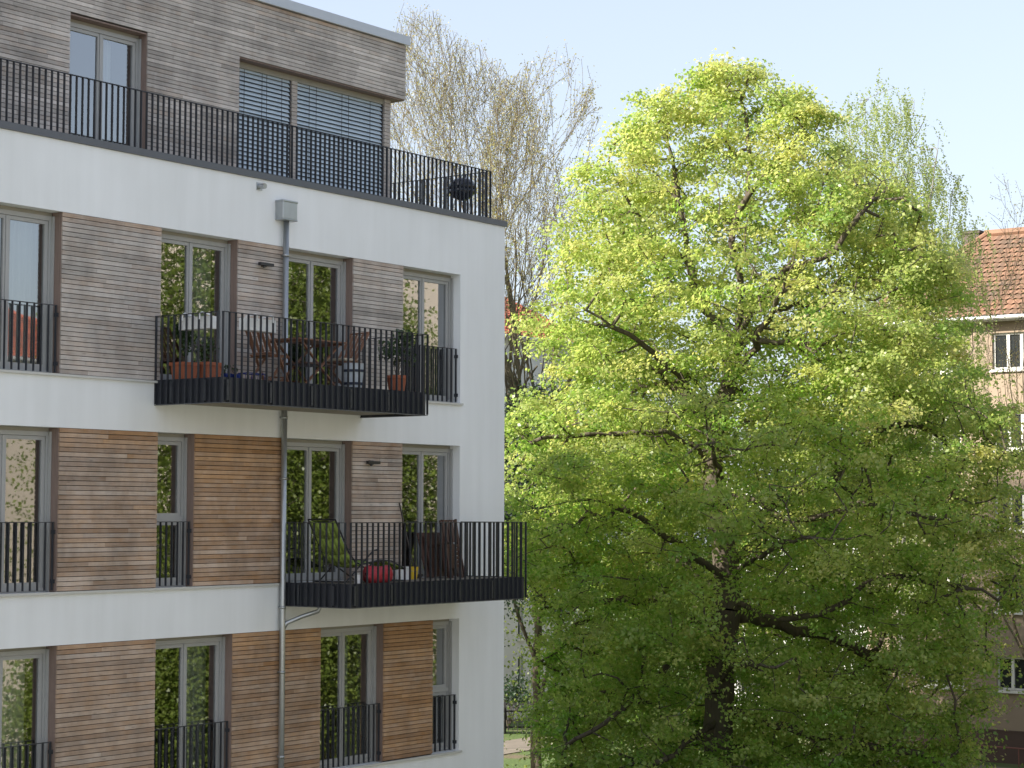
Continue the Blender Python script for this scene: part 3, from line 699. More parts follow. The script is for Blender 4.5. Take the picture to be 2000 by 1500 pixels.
def planter_box(x0, x1, y0, y1, z, h, label, seed, ph=.55, nleaf=500):
    t = thing('terracotta_planter', label, 'planter', ((x0 + x1) / 2, (y0 + y1) / 2, z), group='terracotta planters on the upper balcony')
    p = MB(); cx, cy = (x0 + x1) / 2, (y0 + y1) / 2
    i = len(p.v); s = .84
    ring = [(x0, y0), (x1, y0), (x1, y1), (x0, y1)]
    lo = [(cx + (x - cx) * s, cy + (y - cy) * s, z) for x, y in ring]; hi = [(x, y, z + h) for x, y in ring]
    hi2 = [(cx + (x - cx) * .88, cy + (y - cy) * .88, z + h) for x, y in ring]; lo2 = [(cx + (x - cx) * .8, cy + (y - cy) * .8, z + h * .8) for x, y in ring]
    p.v += lo + hi + hi2 + lo2
    for k in range(4):
        n = (k + 1) % 4
        p.f += [(k, n, 4 + n, 4 + k), (4 + k, 4 + n, 8 + n, 8 + k), (8 + k, 8 + n, 12 + n, 12 + k)]
    p.f += [(3, 2, 1, 0), (12, 13, 14, 15)]
    p.box(x0 - .012, x1 + .012, y0 - .012, y0 + .012, z + h - .045, z + h + .004); p.box(x0 - .012, x1 + .012, y1 - .012, y1 + .012, z + h - .045, z + h + .004)
    p.box(x0 - .012, x0 + .012, y0 + .012, y1 - .012, z + h - .045, z + h + .004); p.box(x1 - .012, x1 + .012, y0 + .012, y1 - .012, z + h - .045, z + h + .004)
    p.build('pot', M['terracotta'], t)
    pot_plant(t, (cx, cy, z + h * .8), ph, .19, nleaf, .05, M['leafdark'], np.random.default_rng(seed), 9, 1.5)
planter_box(-8.42, -8.13, -.42, -.14, B3Z + .003, .27, 'terracotta planter with a tall bushy plant beside the wall end of the upper balcony', 3, .62, 900)
planter_box(-8.05, -7.73, -.52, -.22, B3Z + .003, .29, 'terracotta planter with low sparse plants below the left french window', 4, .30, 250)

for (bx, by, lab, sd) in ((-7.54, -.42, 'small blue pot beside the wider terracotta planter', 1), (-7.33, -.42, 'small blue pot farther from the terracotta planters, sprouting green', 2)):
    t = thing('flower_pot', lab, 'pot', (bx, by, B3Z + .003), group='small blue pots')
    MB().lathe((bx, by, B3Z + .003), [(.055, 0), (.082, .12), (.086, .15), (.078, .15), (.07, .12)], 18).build('pot', M['blue'], t, smooth=False)
    pot_plant(t, (bx, by, B3Z + .12), .16, .08, 60, .035, M['leafdark'], np.random.default_rng(sd), 4)

def railing_planter(label, along, c, L):
    """white box hung inside a railing from two hooks; along = 'x' or 'y'"""
    cx, cy, cz = c
    t = thing('railing_planter', label, 'window box', c, group='white railing planters')
    b = MB(); w, h = .085, .16
    def B(u0, u1, v0, v1, z0, z1):
        if along == 'x': b.box(cx + u0, cx + u1, cy + v0, cy + v1, cz + z0, cz + z1)
        else: b.box(cx + v0, cx + v1, cy + u0, cy + u1, cz + z0, cz + z1)
    B(-L / 2, L / 2, -w, w, -h, -h + .012); B(-L / 2, L / 2, -w, -w + .012, -h + .012, .02); B(-L / 2, L / 2, w - .012, w, -h + .012, .02)
    B(-L / 2, -L / 2 + .012, -w + .012, w - .012, -h + .012, .02); B(L / 2 - .012, L / 2, -w + .012, w - .012, -h + .012, .02)
    b.build('planter_box', M['whiteplastic'], t)
    s = MB(); B2 = b; b = s; B(-L / 2 + .013, L / 2 - .013, -w + .013, w - .013, -.04, -.02); s.build('soil', M['soil'], t)
    for u in (-L * .28, L * .28):
        k = MB(); pts = [(u, w + .004, -.13), (u, w + .006, .02), (u, w - .005, .055), (u, -.02 - w, .075), (u, -.06 - w, .055), (u, -.065 - w, -.03)]
        pts = [(cx + q[0], cy + q[1], cz + q[2]) if along == 'x' else (cx + q[1], cy + q[0], cz + q[2]) for q in pts]
        for p, q in zip(pts, pts[1:]): k.bar(p, q, .024, .006, up=(1, 0, 0) if along == 'x' else (0, 1, 0))
        k.build('hook', M['whiteplastic'], t)
railing_planter('white railing planter hung on the short left side of the upper balcony', 'y', (-8.455, -.74, 11.185), .62)
railing_planter('white railing planter hung on the long front railing, near the brown chair back', 'x', (-7.74, -1.235, 11.185), .60)

# blue wire tray
t = thing('wire_basket', 'blue wire basket on the upper balcony floor by the folding chair', 'basket', (-7.55, -.95, B3Z + .003))
b = MB()
for k in range(6):
    x = -7.72 + k * .068; b.tube([(x, -1.05, B3Z + .13), (x, -1.03, B3Z + .01), (x, -.87, B3Z + .01), (x, -.85, B3Z + .13)], .005, 5)
for y in (-1.05, -.85): b.tube([(-7.74, y, B3Z + .13), (-7.36, y, B3Z + .13)], .007, 6)
for x in (-7.74, -7.36): b.tube([(x, -1.05, B3Z + .13), (x, -.85, B3Z + .13)], .007, 6)
b.build('wire_frame', M['blue'], t)

def folding_chair(label, loc, rz, group, m='brownwood', tilt=0.0):
    t = thing('folding_chair', label, 'chair', loc, rz, group)
    s = MB()
    for k in range(6): s.box(-.20 + k * .07, -.145 + k * .07, -.20, .20, .435, .453)
    s.box(-.19, .20, -.19, -.165, .41, .434); s.box(-.19, .20, .165, .19, .41, .434)
    s.build('seat', M[m], t, world=False)
    bk = MB(); p0 = Vector((-.13, 0, .47)); p1 = Vector((-.34, 0, .93)); d = (p1 - p0)
    for k in range(5):
        y = -.15 + k * .075; bk.bar((p0.x, y, p0.z + .02), (p1.x, y, p1.z - .02), .045, .012, up=(1, 0, .3))
    bk.bar((p1.x, -.21, p1.z), (p1.x, .21, p1.z), .045, .022, up=(.3, 0, 1)); bk.bar((p0.x, -.19, p0.z), (p0.x, .19, p0.z), .04, .02, up=(.3, 0, 1))
    bk.build('backrest', M[m], t, world=False)
    for y in (-.215, .215):
        l = MB(); l.bar((.24, y, .0), (p1.x, y, p1.z), .022, .042, up=(0, 1, 0)); l.build('leg', M[m], t, world=False)
    for y in (-.24, .24):
        l = MB(); l.bar((-.26, y * .8, .0), (.19, y * .8, .43), .022, .038, up=(0, 1, 0)); l.build('leg', M[m], t, world=False)
    st = MB(); st.bar((.17, -.2, .12), (.17, .2, .12), .03, .018); st.bar((-.2, -.18, .06), (-.2, .18, .06), .03, .018); st.build('stretcher', M[m], t, world=False)
    return t
folding_chair('brown folding chair left of the table, its slatted back towards the white planter', (-6.96, -.72, B3Z + .003), 0.12, 'folding chairs on the upper balcony')
folding_chair('brown folding chair right of the table with a pale cushion on it', (-5.22, -.70, B3Z + .003), math.pi - .15, 'folding chairs on the upper balcony')
t = thing('seat_cushion', 'pale linen cushion on the right folding chair', 'cushion', (-5.22, -.70, B3Z + .46))
c = MB(); c.box(-5.42, -5.03, -.90, -.51, B3Z + .459, B3Z + .505); c.build('cushion_pad', M['cushion'], t, bevel=.018)
t = thing('folding_table', 'brown slatted folding table with crossed legs on the upper balcony', 'table', (-6.02, -.66, B3Z + .003))
tp = MB()
for k in range(7): tp.box(-6.58, -5.46, -1.0 + k * .098, -1.0 + k * .098 + .088, B3Z + .715, B3Z + .737)
for x in (-6.5, -5.56): tp.box(x - .02, x + .02, -.98, -.34, B3Z + .68, B3Z + .714)
tp.build('tabletop', M['brownwood'], t)
for (xa, xb, y) in ((-6.42, -5.62, -.95), (-5.62, -6.42, -.91), (-6.42, -5.62, -.37), (-5.62, -6.42, -.41)):
    l = MB(); l.bar((xa, y, B3Z + .003), (xb, y, B3Z + .68), .022, .045, up=(0, 1, 0)); l.build('leg', M['brownwood'], t)
ap = MB(); ap.box(-6.36, -5.66, -.935, -.385, B3Z + .36, B3Z + .385); ap.build('stretcher', M['darkwood'], t)
t = thing('waste_bin', 'pale blue bin with dark bands in front of the right folding chair', 'bin', (-5.36, -1.02, B3Z + .003))
MB().lathe((-5.36, -1.02, B3Z + .003), [(.135, 0), (.175, .40), (.182, .41), (.165, .41), (.13, .04)], 20).build('bin_body', M['binblue'], t)
bd = MB(); bd.lathe((-5.36, -1.02, B3Z + .003), [(.150, .07), (.1555, .07), (.160, .11), (.15, .11)], 20); bd.lathe((-5.36, -1.02, B3Z + .003), [(.165, .27), (.171, .27), (.175, .31), (.166, .31)], 20); bd.build('band', M['bindark'], t)

def round_pot(name, label, c, r, h, cat='plant'):
    t = thing(name, label, cat, c)
    x, y, z = c
    MB().lathe(c, [(r * .72, 0), (r * .95, h * .82), (r * 1.06, h * .83), (r * 1.08, h), (r * .95, h), (r * .9, h * .86)], 24).build('pot', M['terracotta'], t)
    return t
t = round_pot('potted_fig', 'dark leafy fig in a round terracotta pot at the right end of the upper balcony', (-3.99 + -.18, -.92, B3Z + .003), .165, .29)
pot_plant(t, (-4.17, -.92, B3Z + .26), .68, .30, 420, .075, M['leafdark'], np.random.default_rng(9), 9, 1.1)

# kettle grill on the roof terrace
gx, gy, gz = -.60, .52, 13.603
t = thing('kettle_grill', 'black kettle grill behind the railing at the terrace corner', 'grill', (gx, gy, gz))
MB().lathe((gx, gy, gz), [(.06, .42), (.17, .47), (.235, .56), (.245, .62)], 28).build('bowl', M['black'], t, smooth=True)
MB().lathe((gx, gy, gz), [(.248, .622), (.24, .70), (.19, .78), (.09, .825), (.02, .83)], 28).build('lid', M['black'], t, smooth=True)
h = MB(); h.tube([(gx - .05, gy, gz + .83), (gx - .045, gy, gz + .87), (gx + .045, gy, gz + .87), (gx + .05, gy, gz + .83)], .010, 8); h.build('handle', M['zinc'], t)
for k in range(3):
    a = k * 2.094 + .5; l = MB(); l.tube([(gx + .12 * math.cos(a), gy + .12 * math.sin(a), gz + .46), (gx + .26 * math.cos(a), gy + .26 * math.sin(a), gz)], .012, 8); l.build('leg', M['zinc'], t)

# lower balcony
z2 = B2Z + .003
t = thing('lounge_chair', 'green canvas lounge chair with a black tube frame, back raised, on the lower balcony', 'lounger', (-5.0, -.66, z2))
prof = [(-5.64, .97), (-5.50, .72), (-5.34, .47), (-5.20, .32), (-5.06, .27), (-4.86, .31), (-4.62, .34)]
def sling(pr, y0, y1, th=.006):
    b = MB()
    for (xa, za), (xb, zb) in zip(pr, pr[1:]):
        n = 6
        for k in range(n):
            ya = y0 + (y1 - y0) * k / n; yb = y0 + (y1 - y0) * (k + 1) / n
            s = lambda y: -.035 * math.sin(math.pi * (y - y0) / (y1 - y0))
            b.quad((xa, ya, z2 + za + s(ya)), (xb, ya, z2 + zb + s(ya)), (xb, yb, z2 + zb + s(yb)), (xa, yb, z2 + za + s(yb)))
    return b
o = sling(prof, -.92, -.40).build('sling', M['greenfab'], t, smooth=True)
sm = o.modifiers.new('cloth_thickness', 'SOLIDIFY'); sm.thickness = .006
o2 = sling([(-4.60, .34), (-4.40, .33), (-4.15, .27), (-3.98, .21)], -.90, -.42).build('leg_rest', M['greenfab'], t, smooth=True)
sm = o2.modifiers.new('cloth_thickness', 'SOLIDIFY'); sm.thickness = .006
tf = MB()
for y in (-.94, -.38):
    tf.tube([(-5.66, y, z2 + .99), (-5.34, y, z2 + .49), (-5.18, y, z2 + .33), (-5.05, y, z2 + .285), (-4.6, y, z2 + .35), (-4.3, y, z2 + .33), (-3.96, y, z2 + .20)], .013, 8)
    tf.tube([(-5.52, y, z2 + .03), (-5.40, y, z2 + .02), (-5.05, y, z2 + .28), (-4.75, y, z2 + .50), (-4.62, y, z2 + .52)], .012, 8)
    tf.tube([(-5.05, y, z2 + .28), (-4.55, y, z2 + .03), (-4.2, y, z2 + .012), (-3.95, y, z2 + .012)], .012, 8)
for (x, z) in ((-5.66, .99), (-5.52, .03), (-3.95, .012), (-3.96, .20)): tf.tube([(x, -.94, z2 + z), (x, -.38, z2 + z)], .012, 8)
tf.build('tube_frame', M['blacktube'], t)
t = thing('sports_bag', 'red nylon bag lying on the lower balcony floor in front of the lounge chair', 'bag', (-4.78, -1.05, z2))
b = MB(); nb = 9
for k in range(nb):
    pass
pr = []
for k in range(11):
    u = k / 10; rr = .135 * (1 - abs(2 * u - 1) ** 4) ** .5 + .02
    pr.append((-5.06 + .58 * u, rr))
base = len(b.v); nn = 14
for (x, rr) in pr:
    for j in range(nn):
        a = 2 * math.pi * j / nn; b.v.append((x, -1.05 + rr * 1.0 * math.cos(a), z2 + .002 + max(0, .13 + rr * .95 * math.sin(a) - (.02 if j > nn // 2 else 0)) * (1 + .10 * math.sin(9 * x + j))))
for k in range(10):
    for j in range(nn): b.f.append((base + k * nn + j, base + k * nn + (j + 1) % nn, base + (k + 1) * nn + (j + 1) % nn, base + (k + 1) * nn + j))
b.f.append(tuple(base + j for j in range(nn))); b.f.append(tuple(base + 10 * nn + j for j in range(nn)))
b.build('bag_body', M['red'], t, smooth=True)
s = MB(); s.tube([(-4.98, -1.05, z2 + .24), (-4.90, -1.05, z2 + .33), (-4.70, -1.05, z2 + .34), (-4.60, -1.05, z2 + .25)], .012, 6); s.build('strap', M['blacktube'], t)
t = thing('tin_can', 'small pale tin between the lounge chair and the red bag', 'can', (-5.22, -1.02, z2))
MB().lathe((-5.22, -1.02, z2), [(.045, 0), (.045, .13), (.04, .135)], 16).build('can_body', M['whiteplastic'], t)
MB().lathe((-5.22, -1.02, z2 + .135), [(.047, .001), (.047, .02), (.02, .024)], 16).build('lid', M['zinc'], t)
t = thing('bucket', 'yellow plastic bucket by the right window of the lower balcony', 'bucket', (-3.16, -.42, z2))
MB().lathe((-3.16, -.42, z2), [(.095, 0), (.125, .20), (.132, .205), (.118, .205), (.09, .02)], 20).build('bucket_body', M['yellow'], t)
hb = MB(); hb.tube([(-3.285, -.42, z2 + .19), (-3.25, -.50, z2 + .14), (-3.16, -.545, z2 + .12), (-3.07, -.50, z2 + .14), (-3.035, -.42, z2 + .19)], .004, 6); hb.build('handle', M['zinc'], t)
t = thing('storage_crate', 'white plastic crate next to the yellow bucket', 'crate', (-3.48, -.40, z2))
cr = MB(); cr.box(-3.64, -3.34, -.53, -.51, z2, z2 + .20); cr.box(-3.64, -3.34, -.30, -.28, z2, z2 + .20); cr.box(-3.64, -3.62, -.51, -.30, z2, z2 + .20); cr.box(-3.36, -3.34, -.51, -.30, z2, z2 + .20); cr.box(-3.62, -3.36, -.51, -.30, z2, z2 + .015); cr.box(-3.66, -3.32, -.55, -.51, z2 + .19, z2 + .215)
cr.build('crate_body', M['whiteplastic'], t)
t = thing('broom', 'dark broom leaning on the larch wall beside the corner window of the lower balcony', 'broom', (-2.86, -.16, z2))
MB().tube([(-2.80, -.22, z2 + .05), (-2.99, -.02, z2 + 1.26)], .013, 8).build('handle', M['broom'], t)
bh = MB(); bh.box(-2.95, -2.65, -.26, -.18, z2 + .03, z2 + .07); bh.box(-2.94, -2.66, -.25, -.19, z2, z2 + .03); bh.build('brush', M['broom'], t)
# folded garden furniture
t = thing('folded_table', 'dark brown slatted table folded flat against the white corner wall of the lower balcony', 'table', (-2.16, -.18, z2))
ft = MB()
for k in range(9): ft.bar((-2.62 + k * .105, -.34, z2 + .02), (-2.62 + k * .105, -.14, z2 + .76), .094, .02, up=(0, 1, .3))
ft.build('tabletop', M['darkwood'], t)
l = MB()
for x in (-2.55, -1.85): l.bar((x, -.395, z2 + .01), (x, -.20, z2 + .70), .04, .025, up=(0, 1, .3))
for zz in (.15, .55): l.bar((-2.58, -.385 + zz * .27, z2 + zz), (-1.82, -.385 + zz * .27, z2 + zz), .025, .04)
l.build('leg', M['darkwood'], t)
for (cx, dy, tl, lab) in ((-2.20, -.50, .05, 'dark brown folded chair leaning upright on the folded table, the front one of two'), (-2.02, -.42, -.03, 'dark brown folded chair tucked between the folded table and the front chair')):
    t = thing('folded_chair', lab, 'chair', (cx, dy, z2), group='folded chairs on the lower balcony')
    fr = MB()
    for x in (-.21, .21): fr.bar((cx + x, dy - .06, z2), (cx + x + tl, dy + .10, z2 + .99 - abs(x - .21) * .05), .035, .024, up=(0, 1, .2))
    for x in (-.17, .17): fr.bar((cx + x, dy - .12, z2), (cx + x + tl, dy + .03, z2 + .70), .032, .022, up=(0, 1, .2))
    fr.build('frame', M['darkwood'], t)
    bk = MB()
    for k in range(5): x = -.155 + k * .0775; bk.bar((cx + x + tl * .6, dy + .022, z2 + .60), (cx + x + tl, dy + .085, z2 + .96), .05, .012, up=(0, 1, .2))
    bk.bar((cx - .19 + tl, dy + .09, z2 + .97), (cx + .19 + tl, dy + .09, z2 + .97), .04, .018); bk.build('backrest', M['darkwood'], t)
    se = MB()
    for k in range(6): zz = .20 + k * .068; se.bar((cx - .175 + tl * .4, dy - .09 + zz * .16, z2 + zz), (cx + .175 + tl * .4, dy - .09 + zz * .16, z2 + zz), .018, .056)
    se.build('seat', M['darkwood'], t)

# ------------------------------------------------------------------ trees
def smooth_path(pts, step, jit, rng):
    P = [np.array(p, float) for p in pts]; out = [P[0]]
    for i in range(len(P) - 1):
        p0 = P[max(i - 1, 0)]; p1 = P[i]; p2 = P[i + 1]; p3 = P[min(i + 2, len(P) - 1)]
        n = max(1, int(np.linalg.norm(p2 - p1) / step))
        for k in range(1, n + 1):
            t = k / n
            q = .5 * ((2 * p1) + (-p0 + p2) * t + (2 * p0 - 5 * p1 + 4 * p2 - p3) * t * t + (-p0 + 3 * p1 - 3 * p2 + p3) * t ** 3)
            out.append(q + (rng.normal(size=3) * jit if not (k == n and i == len(P) - 2) else 0))
    return out

class Skeleton:
    def __init__(s, cap=20000): s.p = np.zeros((cap, 3)); s.par = np.full(cap, -1); s.n = 0; s.lv = np.zeros(cap, int)
    def add(s, q, par, lv=0): s.p[s.n] = q; s.par[s.n] = par; s.lv[s.n] = lv; s.n += 1; return s.n - 1
    def nearest(s, q): return int(np.argmin(np.sum((s.p[:s.n] - q) ** 2, axis=1)))
    def chain(s, pts, par, lv=0):
        for q in pts: par = s.add(q, par, lv)
        return par
    def attach(s, a, rng, upbias=.35, bow=.12, step=.32, axis=None):
        P = s.p[:s.n]; d = P - a; dist = np.sqrt(np.sum(d * d, axis=1))
        cost = dist * (1 + upbias * np.clip(d[:, 2] / (dist + 1e-6), 0, 1) * 2) + 0.02 * np.sqrt(np.sum((P[:, :2] - 0) ** 2, axis=1)) * 0
        i = int(np.argmin(cost)); L = dist[i]
        if L < .05: return i
        n = max(1, int(L / step)); p0 = P[i].copy(); dirv = a - p0
        perp = rng.normal(size=3); perp -= dirv * perp.dot(dirv) / (L * L); perp *= bow * L / (np.linalg.norm(perp) + 1e-9)
        perp[2] -= .10 * L if dirv[2] > 0 else -.06 * L
        par = i
        for k in range(1, n + 1):
            t = k / n; par = s.add(p0 + dirv * t + perp * math.sin(math.pi * t) + (rng.normal(size=3) * .02 if k < n else 0), par, 2)
        return par
    def radii(s, tips, rtip, ex, rmax):
        cnt = np.zeros(s.n)
        for t in tips: cnt[t] += 1
        haschild = np.zeros(s.n, bool); haschild[s.par[:s.n][s.par[:s.n] >= 0]] = True
        cnt[~haschild] = np.maximum(cnt[~haschild], 1)
        for i in range(s.n - 1, 0, -1):
            if s.par[i] >= 0: cnt[s.par[i]] += cnt[i]
        return np.minimum(rtip * cnt ** ex, rmax)
def skeleton_mesh(s, r, lo, hi, name, m, parent, sides):
    idx = np.array([i for i in range(1, s.n) if s.par[i] >= 0 and lo <= r[i] < hi])
    if len(idx) == 0: return
    par = s.par[idx]; A = s.p[par]; B = s.p[idx]; ra = np.minimum(r[par], r[idx] * 1.35); rb = r[idx]
    d = B - A; Ln = np.linalg.norm(d, axis=1, keepdims=True) + 1e-9; d = d / Ln
    B = B + d * np.minimum(rb[:, None] * .5, .04)
    ref = np.tile(np.array([.31, .52, .79]), (len(idx), 1)); ref[np.abs(d @ ref[0]) > .95] = [1, 0, 0]
    a = np.cross(d, ref); a /= np.linalg.norm(a, axis=1, keepdims=True); b = np.cross(d, a)
    V = np.empty((len(idx), 2, sides, 3))
    for j in range(sides):
        t = 2 * math.pi * j / sides; o = a * math.cos(t) + b * math.sin(t)
        V[:, 0, j] = A + o * ra[:, None]; V[:, 1, j] = B + o * rb[:, None]
    base = (np.arange(len(idx)) * 2 * sides)[:, None, None]
    q = np.array([[j, (j + 1) % sides, sides + (j + 1) % sides, sides + j] for j in range(sides)])[None]
    Q = (base + q).reshape(-1, 4)
    return np_mesh(name, V.reshape(-1, 3), Q, m, parent, smooth=True)

CAMROT = math.atan2(-.807, .591)
TRUNK= [(-0.06, 0.0, 0.01), (-0.04, 0.0, 2.52), (0.04, 0.0, 4.53), (0.12, 0.0, 5.47), (0.2, 0.0, 6.88), (0.0, 0.0, 8.29), (-0.11, 0.0, 9.24), (-0.04, 0.0, 10.41), (0.24, 0.0, 11.24), (0.32, 0.0, 11.94), (0.41, 0.0, 12.41)]
LIMBS=[
  [(0.18, 0.0, 6.88), (-0.88, -1.0, 7.59), (-1.94, -1.8, 8.29), (-2.77, -2.2, 8.59), (-3.71, -2.4, 8.59)] ,
  [(-0.11, 0.0, 8.88), (0.41, -0.5, 8.82), (0.88, -1.0, 8.59), (1.59, -1.5, 8.18), (2.77, -2.0, 8.53), (3.71, -2.4, 8.41), (4.65, -2.6, 8.29)] ,
  [(0.24, 0.0, 7.12), (1.0, 0.6, 7.71), (1.47, 1.0, 8.76), (2.88, 1.6, 9.24), (3.71, 1.9, 10.18), (4.65, 1.8, 10.53), (5.59, 1.8, 10.18)] ,
  [(-0.06, 0.0, 10.18), (-0.77, 1.0, 11.24), (-1.35, 2.0, 11.47), (-2.18, 3.0, 11.24)] ,
  [(-0.04, 0.0, 10.41), (-0.82, -0.8, 11.3), (-1.59, -1.6, 11.94), (-2.0, -2.0, 12.18), (-2.77, -2.4, 12.65), (-3.36, -2.6, 13.0)] ,
  [(0.41, 0.0, 12.41), (-0.29, 0.4, 13.12), (-0.59, 0.6, 14.3), (-0.77, 0.7, 15.48), (-0.94, 0.6, 16.3), (-1.12, 0.5, 17.48)] ,
  [(0.41, 0.0, 12.41), (0.51, -0.4, 13.59), (0.24, -0.8, 14.53), (0.59, -0.9, 15.59), (0.65, -0.8, 16.65), (0.59, -0.5, 17.83), (0.71, -0.2, 18.77)] ,
  [(0.59, -0.9, 15.59), (1.0, -1.2, 16.06), (1.82, -1.4, 17.01)] ,
  [(0.41, 0.0, 12.3), (0.88, -0.6, 13.12), (1.41, -1.2, 13.83), (2.0, -1.5, 15.01), (2.3, -1.5, 15.95), (3.0, -1.3, 16.65)] ,
  [(1.41, -1.2, 13.83), (1.82, -1.6, 13.95), (2.41, -2.0, 14.3), (3.0, -2.2, 15.12), (3.71, -2.1, 15.83), (4.53, -1.8, 15.95)] ,
  [(0.29, 0.0, 11.94), (1.47, 1.0, 13.12), (2.53, 1.8, 13.36), (3.83, 2.4, 12.89), (4.89, 2.6, 12.65)] ,
  [(0.24, 0.0, 6.65), (1.12, -0.8, 6.06), (2.3, -1.6, 6.29), (3.24, -2.0, 7.0), (4.42, -2.4, 6.88), (5.59, -2.6, 6.65)] ,
  [(-0.59, 0.6, 14.3), (-1.35, 0.2, 14.65), (-2.06, -0.1, 15.59), (-2.53, -0.2, 16.42)] ,
  [(-0.04, 0.0, 4.88), (-0.88, -0.6, 5.23), (-1.82, -1.6, 4.53), (-3.0, -2.4, 3.7), (-4.42, -3.0, 3.23)] ,
  [(-0.04, 0.0, 3.94), (1.12, -1.0, 3.7), (2.3, -2.0, 3.47), (4.06, -2.6, 3.23)] ,
  [(0.08, 0.0, 6.06), (1.35, 1.0, 5.82), (2.77, 1.6, 5.47), (4.18, 2.0, 4.76)] ,
  [(0.0, 0.0, 8.41), (-0.24, -2.0, 9.35), (-0.65, -4.0, 10.18), (-0.77, -5.0, 10.53)] ,
  [(0.24, 0.0, 11.24), (0.77, -2.2, 12.41), (1.12, -3.6, 13.36), (1.24, -4.2, 14.06)] ,
  [(0.18, 0.0, 10.77), (0.53, 2.2, 11.94), (0.41, 4.0, 13.59), (0.53, 4.6, 14.53)] ,
  [(0.18, 0.0, 6.88), (0.65, -2.4, 7.47), (1.12, -4.2, 7.82), (1.35, -5.0, 7.94)] ,
  [(0.06, 0.0, 6.53), (-0.41, 2.4, 7.0), (-0.88, 4.4, 7.35)] ,
  [(-0.04, 0.0, 4.53), (0.18, -2.5, 5.12), (0.65, -4.8, 5.23)] ,
  [(-0.02, 0.0, 3.47), (-0.88, -2.0, 3.47), (-1.71, -4.0, 3.11)] ,
  [(-0.06, 0.0, 9.59), (-1.24, -0.6, 10.18), (-2.65, -1.0, 10.18), (-4.06, -1.4, 10.06)] ,
  [(0.0, 0.0, 5.59), (-1.24, 0.8, 6.29), (-2.65, 1.4, 6.29), (-4.18, 1.6, 6.06)] ,
]
ENV= [(19.07, 0.29, 0.82), (18.65, -0.88, 1.12), (18.18, -1.88, 2.06), (17.24, -2.47, 3.0), (16.3, -3.24, 3.77), (15.24, -3.59, 4.42), (14.3, -3.77, 5.0), (13.59, -3.94, 5.3), (12.89, -4.65, 5.59), (11.94, -3.94, 5.77), (11.12, -4.3, 6.18), (10.41, -4.94, 6.83), (9.59, -5.12, 6.89), (8.41, -5.3, 6.83), (7.23, -5.3, 6.71), (6.06, -5.06, 6.53), (4.88, -4.77, 6.18), (3.7, -4.89, 5.83), (2.52, -4.94, 5.59), (1.35, -4.06, 4.42)]


def crown_points(n, env, rng, depth=1.0, shell=.55, gap_seed=0, gap=.38, zsplit=True):
    """attraction points inside an envelope measured in width and height; gaps from low-frequency noise"""
    env = sorted(env); zs = np.array([e[0] for e in env]); l = np.array([e[1] for e in env]); r_ = np.array([e[2] for e in env])
    wdt = (r_ - l); out = []
    dirs = rng.normal(size=(10, 3)); dirs /= np.linalg.norm(dirs, axis=1, keepdims=True); fr = rng.uniform(1.2, 2.6, size=10); ph = rng.uniform(0, 6.28, size=10)
    grid = np.linspace(zs[0], zs[-1], 200); wg = np.interp(grid, zs, wdt) ** 1.1; wg /= wg.sum()
    while len(out) < n:
        z = rng.choice(grid, p=wg) + rng.uniform(-.05, .05); z = min(max(z, zs[0]), zs[-1])
        a, b = np.interp(z, zs, l), np.interp(z, zs, r_); cx, rx = (a + b) / 2, (b - a) / 2
        th = rng.uniform(0, 6.28); rr = rng.uniform(0, 1) ** .5
        if rng.uniform() > shell + (1 - shell) * rr ** 2: continue
        rr = min(1, rr) * (1 - .06 * rng.uniform())
        q = np.array([cx + rx * rr * math.cos(th), rx * depth * rr * math.sin(th), z])
        v = np.sin((dirs @ q) * fr + ph).sum() / 10 ** .5
        if v < -gap * 2 and rng.uniform() < .85: continue
        out.append(q)
    return np.array(out)

def cluster_leaves(tips, nper, rx, rz, rng, size, up=.5, droop=.25, var=.5, ids=False, coh=1.6):
    cs = []; ou = []; ci = []
    for ii, c in enumerate(tips):
        k = max(3, int(nper * rng.uniform(1 - var, 1 + var))); s = rng.uniform(.7, 1.3)
        d = rng.normal(size=(k, 3)) * np.array([rx, rx, rz]) * s * .55
        d[:, 2] -= .35 * (d[:, 0] ** 2 + d[:, 1] ** 2)                    # umbrella shape: edges hang
        cs.append(c + d); o = d.copy(); o[:, 2] += .1; o = o / (np.linalg.norm(o, axis=1, keepdims=True) + 1e-6); ou.append(o + coh * (rng.normal(size=3) * np.array([.7, .7, .25]) + np.array([0, 0, .6])))
        ci.append(np.full(k, ii))
    C = np.concatenate(cs); O = np.concatenate(ou)
    V, Q = leaf_quads(C, size, up, rng, O, droop=droop)
    return (V, Q, np.concatenate(ci)) if ids else (V, Q)

# the big lime in front
ENVW = [(z - (.2 if z > 17 else 0), (a * 1.05 if a < 0 else a) + (.75 if z < 6.5 else 0), b * (1.10 if z > 13 else 1.05)) for z, a, b in ENV]
rng = np.random.default_rng(5)
LT = thing('lime_tree', 'big broad tree in fresh yellow-green leaf filling the right half of the view', 'tree', (10.9, 1.94, 0), CAMROT)
sk = Skeleton(40000)
last = sk.add(np.array(TRUNK[0]), -1)
sk.chain(smooth_path(TRUNK, .3, .02, rng)[1:], last)
for lb in LIMBS:
    i = sk.nearest(np.array(lb[0])); sk.chain(smooth_path([sk.p[i]] + lb[1:], .3, .035, rng)[1:], i, 1)
pts = crown_points(4300, ENVW, rng, depth=.92, shell=.42, gap=.26)
